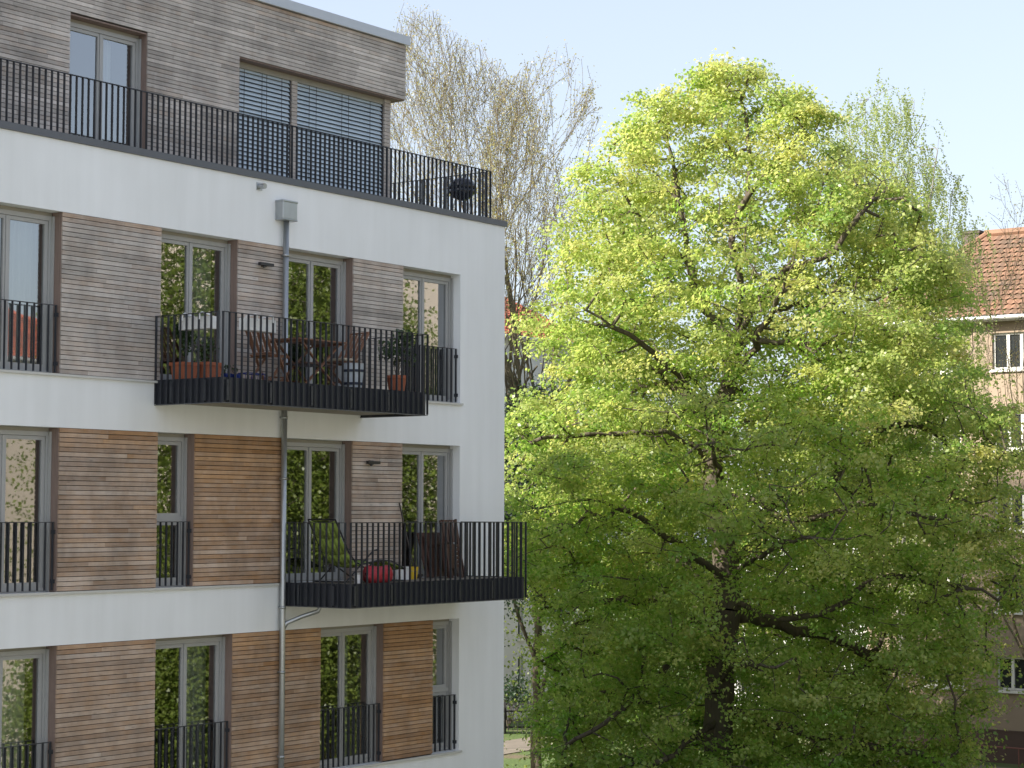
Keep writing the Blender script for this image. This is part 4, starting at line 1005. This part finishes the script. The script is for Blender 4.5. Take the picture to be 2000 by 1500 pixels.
# keep the big limbs half free of twigs on their outer (street) side, as limes do
LB = sk.p[:sk.n]
keep = []
for q in pts:
    m_ = (np.abs(LB[:, 0] - q[0]) < .42) & (np.abs(LB[:, 2] - q[2]) < .30) & (LB[:, 1] > q[1])
    keep.append(not (m_.any() and rng.uniform() < .60))
pts = pts[np.array(keep)]
order = np.argsort([np.min(np.sum((sk.p[:sk.n] - q) ** 2, axis=1)) for q in pts])
tips = [sk.attach(pts[i], rng) for i in order]
r = sk.radii(tips, .0068, .5, .34)
tz = sk.p[:sk.n, 2]
r = np.where((sk.lv[:sk.n] == 0) & (tz < 2.0), r * (1 + .25 * np.clip(2.0 - tz, 0, 2)), r)
skeleton_mesh(sk, r, .085, 9, 'trunk', M['bark'], LT, 10)
skeleton_mesh(sk, r, 0, .085, 'branches', M['bark'], LT, 5)
V, Q, CI = cluster_leaves(sk.p[tips], 118, .42, .19, rng, .096, up=.45, ids=True)
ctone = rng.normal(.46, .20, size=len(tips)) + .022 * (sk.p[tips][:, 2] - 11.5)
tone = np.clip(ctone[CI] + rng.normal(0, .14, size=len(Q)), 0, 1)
np_mesh('crown', V, Q, M['leaf'], LT, tone)

def twiggy_tree(name, label, loc, env, npts, ntrunk, seed, bark, leafm, nleaf, lsize, rtip=.0045, base_spread=.25, lean=.0, upb=1.2, rmax=.2, group=None, fork=.35, droop=.2, rx=.3, rz=.28, bow=.06, strands=0):
    rng = np.random.default_rng(seed)
    t = thing(name, label, 'tree', loc, CAMROT, group)
    s = Skeleton(30000); z0 = 0.0; zt = max(e[0] for e in env)
    i0 = s.add(np.array([0, 0, 0.]), -1); top = zt * fork
    s.chain(smooth_path([(0, 0, 0), (lean * .3, 0, top * .5), (lean * .6, .05, top)], .4, .02, rng)[1:], i0)
    for k in range(ntrunk):
        a = 2 * math.pi * k / ntrunk + rng.uniform(-.3, .3)
        e = min(env, key=lambda e: abs(e[0] - zt * .82)); cx, rx = (e[1] + e[2]) / 2, (e[2] - e[1]) / 2
        sp_ = rng.uniform(.25, 1.0); z_0 = top * rng.uniform(.45, .95); z_1 = zt * rng.uniform(.74, .96); cv = rng.uniform(1.0, 1.7); sx, sy = rng.normal(size=2) * .35
        q = [((cx + rx * sp_ * math.cos(a)) * f ** cv + sx * math.sin(3.1 * f), rx * sp_ * math.sin(a) * f ** cv + sy * math.sin(3.1 * f), z_0 + (z_1 - z_0) * f) for f in (0, .25, .5, .75, 1)]
        i = s.nearest(np.array(q[0])); s.chain(smooth_path([s.p[i]] + q[1:], .5, .018, rng)[1:], i, 1)
    P = crown_points(npts, env, rng, 1.0, .75, gap=.6)
    order = np.argsort([np.min(np.sum((s.p[:s.n] - q) ** 2, axis=1)) for q in P])
    tips = [s.attach(P[i], rng, upbias=upb, bow=bow, step=.4) for i in order]
    r = s.radii(tips, rtip, .5, rmax)
    skeleton_mesh(s, r, 0, 9, 'trunk', bark, t, 6)
    if strands:                                                   # hanging leafy strings
        cs = []
        for q in s.p[tips]:
            for _ in range(strands):
                L = rng.uniform(.5, 1.5); k = int(nleaf * L); u = np.linspace(0, 1, k)[:, None]
                o = rng.normal(size=3) * np.array([.22, .22, .15]); dr = rng.normal(size=3) * np.array([.25, .25, 0])
                cs.append(q + o + np.concatenate([dr[0] * u ** .5, dr[1] * u ** .5, -L * u], axis=1) + rng.normal(size=(k, 3)) * .025)
        V, Q = leaf_quads(np.concatenate(cs), lsize, .1, rng, droop=1.5)
    else:
        V, Q = cluster_leaves(s.p[tips], nleaf, rx, rz, rng, lsize, up=.2, droop=droop)
    np_mesh('crown', V, Q, leafm, t, rng.random(len(Q)))
    return t

def fan_tree(name, label, loc, env, stems, seed, bark, leafm, height, nbud, bsize, levels=5, div=.52, trop=.12, rbase=.12, group=None, weep=False, bud=(.14, .16), z0=(3.0, 7.0), minr=.0050, lean=0.0, jit=.06, ratio=.62):
    """ascending, repeatedly forking branches (no foliage mass): each limb bends gently upwards and forks at a narrow angle"""
    rng = np.random.default_rng(seed); t = thing(name, label, 'tree', loc, CAMROT, group)
    env = sorted(env); ez = [e[0] for e in env]; el = [e[1] for e in env]; er = [e[2] for e in env]
    s = Skeleton(60000); rad = np.zeros(60000); tips = []
    def inside(p, m=.0):
        if p[2] < ez[0]: return True
        if p[2] > ez[-1]: return False
        a, b = np.interp(p[2], ez, el), np.interp(p[2], ez, er); c = (a + b) / 2; h = (b - a) / 2 * 1.05
        return abs(p[0] - c) < h and abs(p[1]) < max(h, 1.2)
    def limb(par, d, L, r, lv):
        n = max(3, int(L / .30)); p = s.p[par].copy(); kids = []
        nk = (6, 5, 4, 4, 3, 2)[min(lv, 5)]
        at = sorted(rng.uniform(.25, 1.0, size=nk)); ai = 0; last = par
        for k in range(1, n + 1):
            d = d + rng.normal(size=3) * jit
            d[2] += (-trop * 1.6 if (weep and lv >= 2) else trop) * (L / n)
            d /= np.linalg.norm(d); p = p + d * (L / n)
            if lv > 0 and not inside(p): break
            if s.n > 58000: break
            last = s.add(p, last, lv); rad[last] = max(minr, r * (1 - .55 * k / n) * min(1, max(.12, (np.interp(p[0], [-4, 0, 4], [height * .86, height * .97, height * .86]) - p[2]) / (height * .42))))
            while ai < nk and k / n >= at[ai]:
                kids.append((last, d.copy(), rad[last])); ai += 1
        tips.append(last)
        if lv >= levels: return
        for (i, dd, rr) in kids:
            o = rng.normal(size=3); o -= dd * o.dot(dd); o /= np.linalg.norm(o) + 1e-9
            nd = dd + o * div * rng.uniform(.6, 1.4); nd /= np.linalg.norm(nd)
            limb(i, nd, L * ratio * rng.uniform(.75, 1.2), max(minr, rr * .55), lv + 1)
    i0 = s.add(np.array([0, 0, 0.]), -1); rad[i0] = rbase * 1.3
    tk = smooth_path([(0, 0, 0), (lean * .3, .1, z0[1] * .5), (lean, 0, z0[1])], .3, .02, rng)[1:]
    ids = []; par = i0
    for q in tk: par = s.add(q, par, 0); rad[par] = rbase * (1.3 - .6 * q[2] / z0[1]); ids.append(par)
    for k in range(stems):
        a = 2 * math.pi * k / stems + rng.uniform(-.4, .4); i = ids[int((len(ids) - 1) * min(1, max(0, (rng.uniform(*z0)) / z0[1])))]
        sp = rng.uniform(.12, .62); d = np.array([math.cos(a) * sp, math.sin(a) * sp, 1.0]); d /= np.linalg.norm(d)
        limb(i, d, (height - s.p[i][2]) * rng.uniform(.55, .8), rbase * rng.uniform(.4, .7), 0)
    r = rad[:s.n]
    skeleton_mesh(s, r, 0, 9, 'trunk', bark, t, 5)
    sel = np.array([i for i in range(s.n) if s.lv[i] >= max(2, levels - 2)])
    pick = rng.choice(sel, size=min(len(sel), 9000), replace=False)
    V, Q = cluster_leaves(s.p[pick], nbud, bud[0], bud[1], rng, bsize, up=.2, droop=1.5 if weep else .2)
    np_mesh('crown', V, Q, leafm, t, rng.random(len(Q)))
    return t
def pxenv(px, d, rows):
    s = 3907.0 / d
    return [(8.4 + (1001 - y) / s, (a - px) / s, (b - px) / s) for y, a, b in rows]

fan_tree('bare_tree', 'tall thin-twigged tree just coming into bud, rising behind the roof terrace railing', (17.54, 13.4, 0),
         [(23.1, -2.6, -1.8), (22.0, -3.0, -.6), (20.9, -3.3, 1.0), (19.5, -3.6, 1.4), (17.3, -3.4, 1.6), (14.3, -2.2, 1.5), (11.0, -1.6, 1.2)],
         10, 21, M['barkb'], M['leafb'], 24.0, 3, .055, rbase=.11, group='budding trees behind the building', z0=(6, 12.5), lean=-.5, levels=4, ratio=.60)
fan_tree('bare_tree', 'budding tree with several upright pale stems between the building corner and the lime', (16.65, 11.22, 0),
         [(21.6, .5, 1.1), (20.6, -.9, 1.6), (19.2, -1.4, 1.8), (17.0, -1.6, 1.7), (14.1, -1.0, 1.1), (9.5, -.6, .8)],
         9, 22, M['barkb'], M['leafb'], 23, 4, .06, rbase=.11, group='budding trees behind the building', z0=(4, 11.5), levels=4, ratio=.55, lean=.2)
twiggy_tree('birch_tree', 'pale weeping birch showing above and right of the lime crown', (24.55, 3.82, 0),
            [(21.0, -.9, .3), (20.1, -2.0, .9), (18.9, -2.4, 1.5), (18.0, -2.4, 2.2), (16.6, -1.9, 2.4), (14.4, -1.3, 2.4), (11.4, -.9, 2.2), (8.5, -.6, 1.8), (6.0, -.5, 1.3)],
            520, 7, 23, M['birchbark'], M['leafbirch'], 42, .066, rtip=.0045, fork=.4, rmax=.12, strands=4, upb=1.6, bow=.05)
for (lx, ly, lab, sd, ev) in ((24.0, 12.5, 'darker green tree filling the gap behind the lime trunk, left side', 61, [(14.5, -.6, .6), (13, -2.0, 2.0), (9, -3.0, 3.0), (5, -2.8, 2.8), (2, -1.8, 1.8)]),
                              (27.5, 8.2, 'darker green tree behind the lime, between it and the pink house', 62, [(13.0, -.6, .6), (11, -2.2, 2.2), (8, -2.8, 2.8), (4.5, -2.6, 2.6), (2, -1.5, 1.5)])):
    twiggy_tree('garden_tree', lab, (lx, ly, 0), ev, 380, 5, sd, M['bark'], M['leafopp'], 150, .11, rtip=.008, fork=.35, rmax=.2, upb=.5, rx=.4, rz=.3, group='darker trees behind the lime')
fan_tree('bare_tree', 'sparse leaning tree with thin bare stems in front of the pink house', (28.9, 1.35, 0),
         [(18.8, -1.2, .6), (16.1, -2.0, 1.2), (11.5, -2.4, 1.5), (7.0, -2.2, 1.5), (3.0, -1.6, 1.2)],
         8, 24, M['barkb'], M['leafb'], 19, 1, .05, rbase=.07, z0=(1.0, 5.0), levels=4, div=.55, ratio=.5)
twiggy_tree('yew_tree', 'dark green yew between the building corner and the lime', (15.06, 10.0, 0),
            [(11.9, -.15, .25), (11.2, -.7, .8), (9.8, -.9, 1.1), (8.0, -1.1, 1.2), (6.3, -.7, .9)],
            420, 4, 25, M['bark'], M['leafyew'], 90, .07, rtip=.005, fork=.5, rmax=.12, droop=.8)
# garden trees across the courtyard: they show as reflections in the glass
for (x, y, lab, sd, env) in (
    (11.0, -16.5, 'tall courtyard tree in leaf, mirrored in the french windows of the upper balcony', 31, [(19.0, -1.0, 1.0), (16.5, -3.2, 3.2), (12.5, -3.9, 4.2), (8.5, -2.6, 3.0), (5.0, -1.5, 1.5)]),
    (17.5, -19.0, 'broad courtyard tree in leaf, mirrored in the glass of the lower balcony', 32, [(16.5, -.6, .6), (14, -2.6, 2.6), (10, -3.6, 3.6), (6, -3.0, 3.0), (3.0, -1.5, 1.5)]),
    (5.5, -15.0, 'smaller courtyard tree mirrored in the lowest windows', 33, [(6.4, -.4, .4), (5.6, -1.6, 1.6), (4.2, -2.0, 2.0), (2.2, -1.2, 1.2)]),
    (27.0, -17.5, 'slim courtyard tree mirrored in the corner windows', 34, [(11.0, -.4, .4), (9, -1.5, 1.5), (6, -2.0, 2.0), (3.0, -1.2, 1.2)])):
    twiggy_tree('courtyard_tree', lab, (x, y, 0), env, 850, 5, sd, M['bark'], M['leafopp'], 170, .11, rtip=.008, fork=.4, rmax=.2, upb=.5, group='courtyard trees facing the balconies')

# ------------------------------------------------------------------ houses
def house(name, label, loc, rz, W, D, H, m, wins, roof=None, ridge=3.4, hip=3.0, tile='tile', plinth=0.0, eave=.45, flat=False, tile_to=None, wl=.02):
    """local frame: front at y=0 facing -y, x to the right; wins = (x0,x1,z0,z1,sashes)"""
    t = thing(name, label, 'house', loc, rz)
    b = MB()
    wall_cells(b, 0, W, 0, H, 0, .35, [w[:4] for w in wins]); b.box(0, .35, .35, D, 0, H); b.box(W - .35, W, .35, D, 0, H); b.box(0, W, D - .001, D + .3, 0, H); b.box(.35, W - .35, .36, D, H - .3, H - .05)
    b.build('wall', M[m], t, world=False)
    if plinth:
        p = MB(); p.box(-.03, W + .03, -.035, -.002, 0, plinth); p.box(-.03, W + .03, -.05, -.002, plinth, plinth + .06); p.build('plinth', M['plinth'], t, world=False)
    for (x0, x1, z0, z1, ns) in wins:
        f = MB(); F = .07; y = .10
        f.box(x0 + .002, x0 + F, y, y + .07, z0 + .002, z1 - .002); f.box(x1 - F, x1 - .002, y, y + .07, z0 + .002, z1 - .002); f.box(x0 + F, x1 - F, y, y + .07, z1 - F, z1 - .002); f.box(x0 + F, x1 - F, y, y + .07, z0 + .002, z0 + F)
        cw = (x1 - x0 - 2 * F) / ns
        for k in range(1, ns): f.box(x0 + F + cw * k - .055, x0 + F + cw * k + .055, y - .01, y + .075, z0 + F, z1 - F)
        fo = f.build('window', M['framewhite'], t, world=False)
        g_ = MB(); g_.quad((x0 + .03, y + .05, z0 + .03), (x1 - .03, y + .05, z0 + .03), (x1 - .03, y + .05, z1 - .03), (x0 + .03, y + .05, z1 - .03)); g_.build('pane', M['houseglass'], fo, world=False)
        if z1 - z0 > .6:
            s = MB(); s.box(x0 - .08, x1 + .08, -.10, .098, z0 - .09, z0); s.build('window_sill', M['framewhite'], fo, world=False)
    if roof == 'hip':
        e = eave; zr = H + ridge; ym = D / 2
        A = Vector((-e, -e, H)); Bv = Vector((W + e, -e, H)); Cc = Vector((W + e, D + e, H)); Dd = Vector((-e, D + e, H)); R0 = Vector((hip, ym, zr)); R1 = Vector((W - hip, ym, zr))
        rf = MB(); rf.a = {'tone': []}
        dz = Vector((0, 0, -.05))
        rf.quad(A + dz, Bv + dz, R1 + dz, R0 + dz); rf.quad(Cc, Dd, R0, R1); rf.f.append((len(rf.v), len(rf.v) + 1, len(rf.v) + 2)); rf.v += [tuple(Dd), tuple(A), tuple(R0)]
        rf.f.append((len(rf.v), len(rf.v) + 1, len(rf.v) + 2)); rf.v += [tuple(Bv), tuple(Cc), tuple(R1)]
        rf.a['tone'] = [.5] * len(rf.f)
        up = (R0 - Vector((hip, -e, H))); Ls = up.length; up = up / Ls; nrm = Vector((0, -up.z, up.y)); rows = int(Ls / .33); xmax = tile_to or W + e
        for k in range(rows):
            u = k * .33; fz = u / Ls; xl = -e + (hip + e) * fz; xr = W + e - (hip + e) * fz; x = xl
            n = int((min(xr, xmax) - xl) / .24)
            for j in range(n):
                x0 = xl + j * .24; b0 = Vector((x0, -e, H)) + up * u; L2 = up * .35
                mid = nrm * .05; lo = nrm * .005; w2 = Vector((.12, 0, 0)); hi = nrm * -.012
                rf.quad(b0 + lo + nrm * .03, b0 + w2 + mid + nrm * .03, b0 + w2 + mid + L2 + hi, b0 + lo + L2 + hi); rf.quad(b0 + w2 + mid + nrm * .03, b0 + w2 * 2 + lo + nrm * .03, b0 + w2 * 2 + lo + L2 + hi, b0 + w2 + mid + L2 + hi)
                v = min(1, max(0, random.gauss(.5, .28))); rf.a['tone'] += [v, v]
        ro = rf.build('roof', M[tile], t, world=False)
        rg = MB(); rg.tube([R0 + Vector((-.1, 0, .03)), R1 + Vector((.1, 0, .03))], .13, 8); rg.tube([A + Vector((.1, .1, .03)), R0 + Vector((0, 0, .03))], .11, 8); rg.a['tone'] = [.85] * len(rg.f); rg.build('ridge_tiles', M[tile], ro, world=False)
        gt = MB(); gt.tube([(-e, -e - .06, H - .06), (W + e, -e - .06, H - .06)], .075, 8); gt.box(-e + .02, W + e, -e, -.002, H - .16, H - .09); gt.build('gutter', M['gutter'], ro, world=False)
        return t, ro
    if flat:
        c = MB(); c.box(-.06, W + .06, -.08, D + .36, H, H + .12); c.build('roof_edge', M['gutter'], t, world=False)
    return t, None

cols = [(2.02, 3.60), (4.78, 6.34), (8.3, 9.9), (11.1, 12.7)]
wins = []
for (z0, h) in ((13.30, 1.25), (10.57, 1.25), (7.84, 1.25), (5.09, 1.25), (2.45, 1.12)):
    for k, (a, b) in enumerate(cols): wins.append((a, b, z0, z0 + h, 3))
wins.append((4.95, 5.6, .62, .93, 1))
ph, ro = house('pink_house', 'old pink-beige rendered house with clay tile roof at the right edge', (35.74, 10.43, 0), -math.pi / 2, 36.0, 8.5, 15.1, 'pink', wins, 'hip', 3.5, 2.9, 'tile', plinth=1.05, tile_to=15)
ch = MB(); ch.box(2.0, 2.65, 4.0, 4.6, 16.9, 18.65); ch.box(1.95, 2.70, 3.95, 4.65, 18.65, 18.75); ch.build('chimney', M['brick'], ro, world=False)
wins = [(6.55, 6.92, z, z + 1.35, 1) for z in (1.2, 3.25, 6.2, 9.0, 11.8)] + [(a, a + 1.2, z, z + 1.4, 2) for a in (1.6, 9.0) for z in (1.0, 3.8, 6.6, 9.4, 12.2)]
house('white_house', 'white rendered house with red tile roof just right of the building corner', (31, 27, 0), 0, 11.5, 9, 15.6, 'housewhite', wins, 'hip', 2.6, .6, 'tilered')
wins = [(a, a + 1.3, z, z + 1.4, 2) for a in (1.2, 4.2, 6.9) for z in (1.0, 3.8, 6.6)]
house('white_house', 'sunlit white flat-roofed house glimpsed through the lime crown left of the pink house', (43, 21.0, 0), -math.pi / 2, 9, 8, 9.6, 'housewhite', wins, flat=True)
# behind the photographer and across the courtyard
wins = [(a, a + 1.3, z, z + 1.5, 2) for a in range(2, 48, 7) for z in (1.2, 4.2, 7.2, 10.2)]
house('pale_house', 'long pale house at the near side of the courtyard, behind the photographer', (-9, -24.5, 0), math.pi, 50, 10, 14.0, 'housewhite', wins, flat=True)
twiggy_tree('added_shade_tree', 'tall unseen tree added behind the apartment block to shade the pink house', (7.5, 18.0, 0),
            [(22.5, -.8, .8), (20.5, -2.8, 2.8), (16.0, -4.2, 4.2), (11.0, -4.0, 4.0), (7.0, -2.5, 2.5)], 500, 6, 51, M['bark'], M['leafopp'], 70, .22, rtip=.01, fork=.4, rmax=.3, upb=.5, rx=.6, rz=.4)  # out of view, added only to cast shade on the pink house wall
# across the courtyard, seen mirrored in the glass
wins = [(a, a + 1.3, z, z + 1.5, 2) for a in (2.0, 8.2, 14.0, 20.5) for z in (1.2, 4.2, 7.2, 10.2)]
house('cream_house', 'sunlit cream house across the courtyard, mirrored in the left-hand windows', (20, -30, 0), math.pi, 26, 10, 13.4, 'cream', wins, 'hip', 2.6, 4, 'tilered')
wins = [(a, a + 1.4, z, z + 1.5, 2) for a in range(2, 30, 6) for z in (1.2, 4.2, 7.2, 10.2, 13.2, 16.2)]
house('cream_house', 'taller cream house across the courtyard, mirrored in the corner windows', (61, -31, 0), math.pi, 33, 10, 20.5, 'cream', wins, flat=True)

# ------------------------------------------------------------------ garden pieces at the foot of the houses
ax = Vector((.591, -.807, 0))
p0 = Vector((31.2, 26.2, 0)) - ax * 1.0
t = thing('garden_fence', 'low dark fence at the lower left of the trees, beside the building corner', 'fence', (p0.x, p0.y, 0))
f = MB()
for k in range(32):
    q = p0 + ax * (k * .17); f.bar((q.x, q.y, .02), (q.x, q.y, 1.0), .13, .02, up=tuple(ax))
f.build('fence_boards', M['fence'], t)
f = MB(); a = p0 + ax * -.2; b = p0 + ax * 5.6; nr = Vector((.807, .591, 0)) * .04
for zz in (.25, .85, 1.12): f.bar(a + nr + Vector((0, 0, zz)), b + nr + Vector((0, 0, zz)), .04, .06)
f.build('fence_rail', M['fence'], t)
for k in range(4):
    q = p0 + ax * (k * 1.8) + nr; pst = MB(); pst.bar((q.x, q.y, 0), (q.x, q.y, 1.2), .08, .08, up=tuple(ax)); pst.build('post', M['fence'], t)
def shrub(label, loc, rad, h, n, m, seed, group):
    rng = np.random.default_rng(seed); t = thing('shrub', label, 'shrub', loc, 0, group)
    st = MB(); cs = []
    for k in range(12):
        a = rng.uniform(0, 6.28); rr = rng.uniform(.1, .8) * rad; tip = np.array([rr * math.cos(a), rr * math.sin(a), h * rng.uniform(.45, .95)]); st.tube([(0, 0, 0), tip * .5 + rng.normal(size=3) * .06, tip], [.02, .012, .005], 5); cs.append(tip)
    st.build('stem', M['bark'], t, world=False)
    P = np.concatenate([leafball(c, rad * .42, n // 12, .1, rng) for c in cs]); V, Q = leaf_quads(P, .11, .4, rng); np_mesh('foliage', V, Q, m, t, rng.random(len(Q)))
for k, (d, lab) in enumerate(((.4, 'shrub with bluish leaves nearest the building corner, behind the dark fence'), (2.0, 'round leafy shrub in the middle of the dark fence'), (3.7, 'leafy shrub at the far end of the dark fence, under the lime'))):
    q = p0 + ax * d + Vector((.807, .591, 0)) * 1.4
    shrub(lab, (q.x, q.y, 0), .95, 2.1 + .2 * (k % 2), 1100, M['leafyew'] if k != 1 else M['leafopp'], 40 + k, 'shrubs behind the fence')
t = thing('hand_rail', 'thin red-brown hand rail in front of the pink house cellar window', 'railing', (35.0, 4.5, 0))
h = MB(); h.tube([(35.0, 6.4, .62), (35.0, 1.0, .62)], .025, 8); h.build('rail', M['rustrail'], t)
for y in (6.35, 4.6, 2.8): p = MB(); p.tube([(35.0, y, 0), (35.0, y, .6)], .02, 8); p.build('post', M['rustrail'], t)
t = thing('garden_pole', 'thin grey pole standing on the grass in front of the dark fence', 'pole', (28.6, 21.2, 0))
MB().tube([(28.6, 21.2, 0), (28.6, 21.2, 1.6)], .03, 8).build('shaft', M['gutter'], t)
MB().lathe((28.6, 21.2, 1.6), [(.04, 0), (.045, .03), (.01, .06)], 10).build('pole_cap', M['gutter'], t)
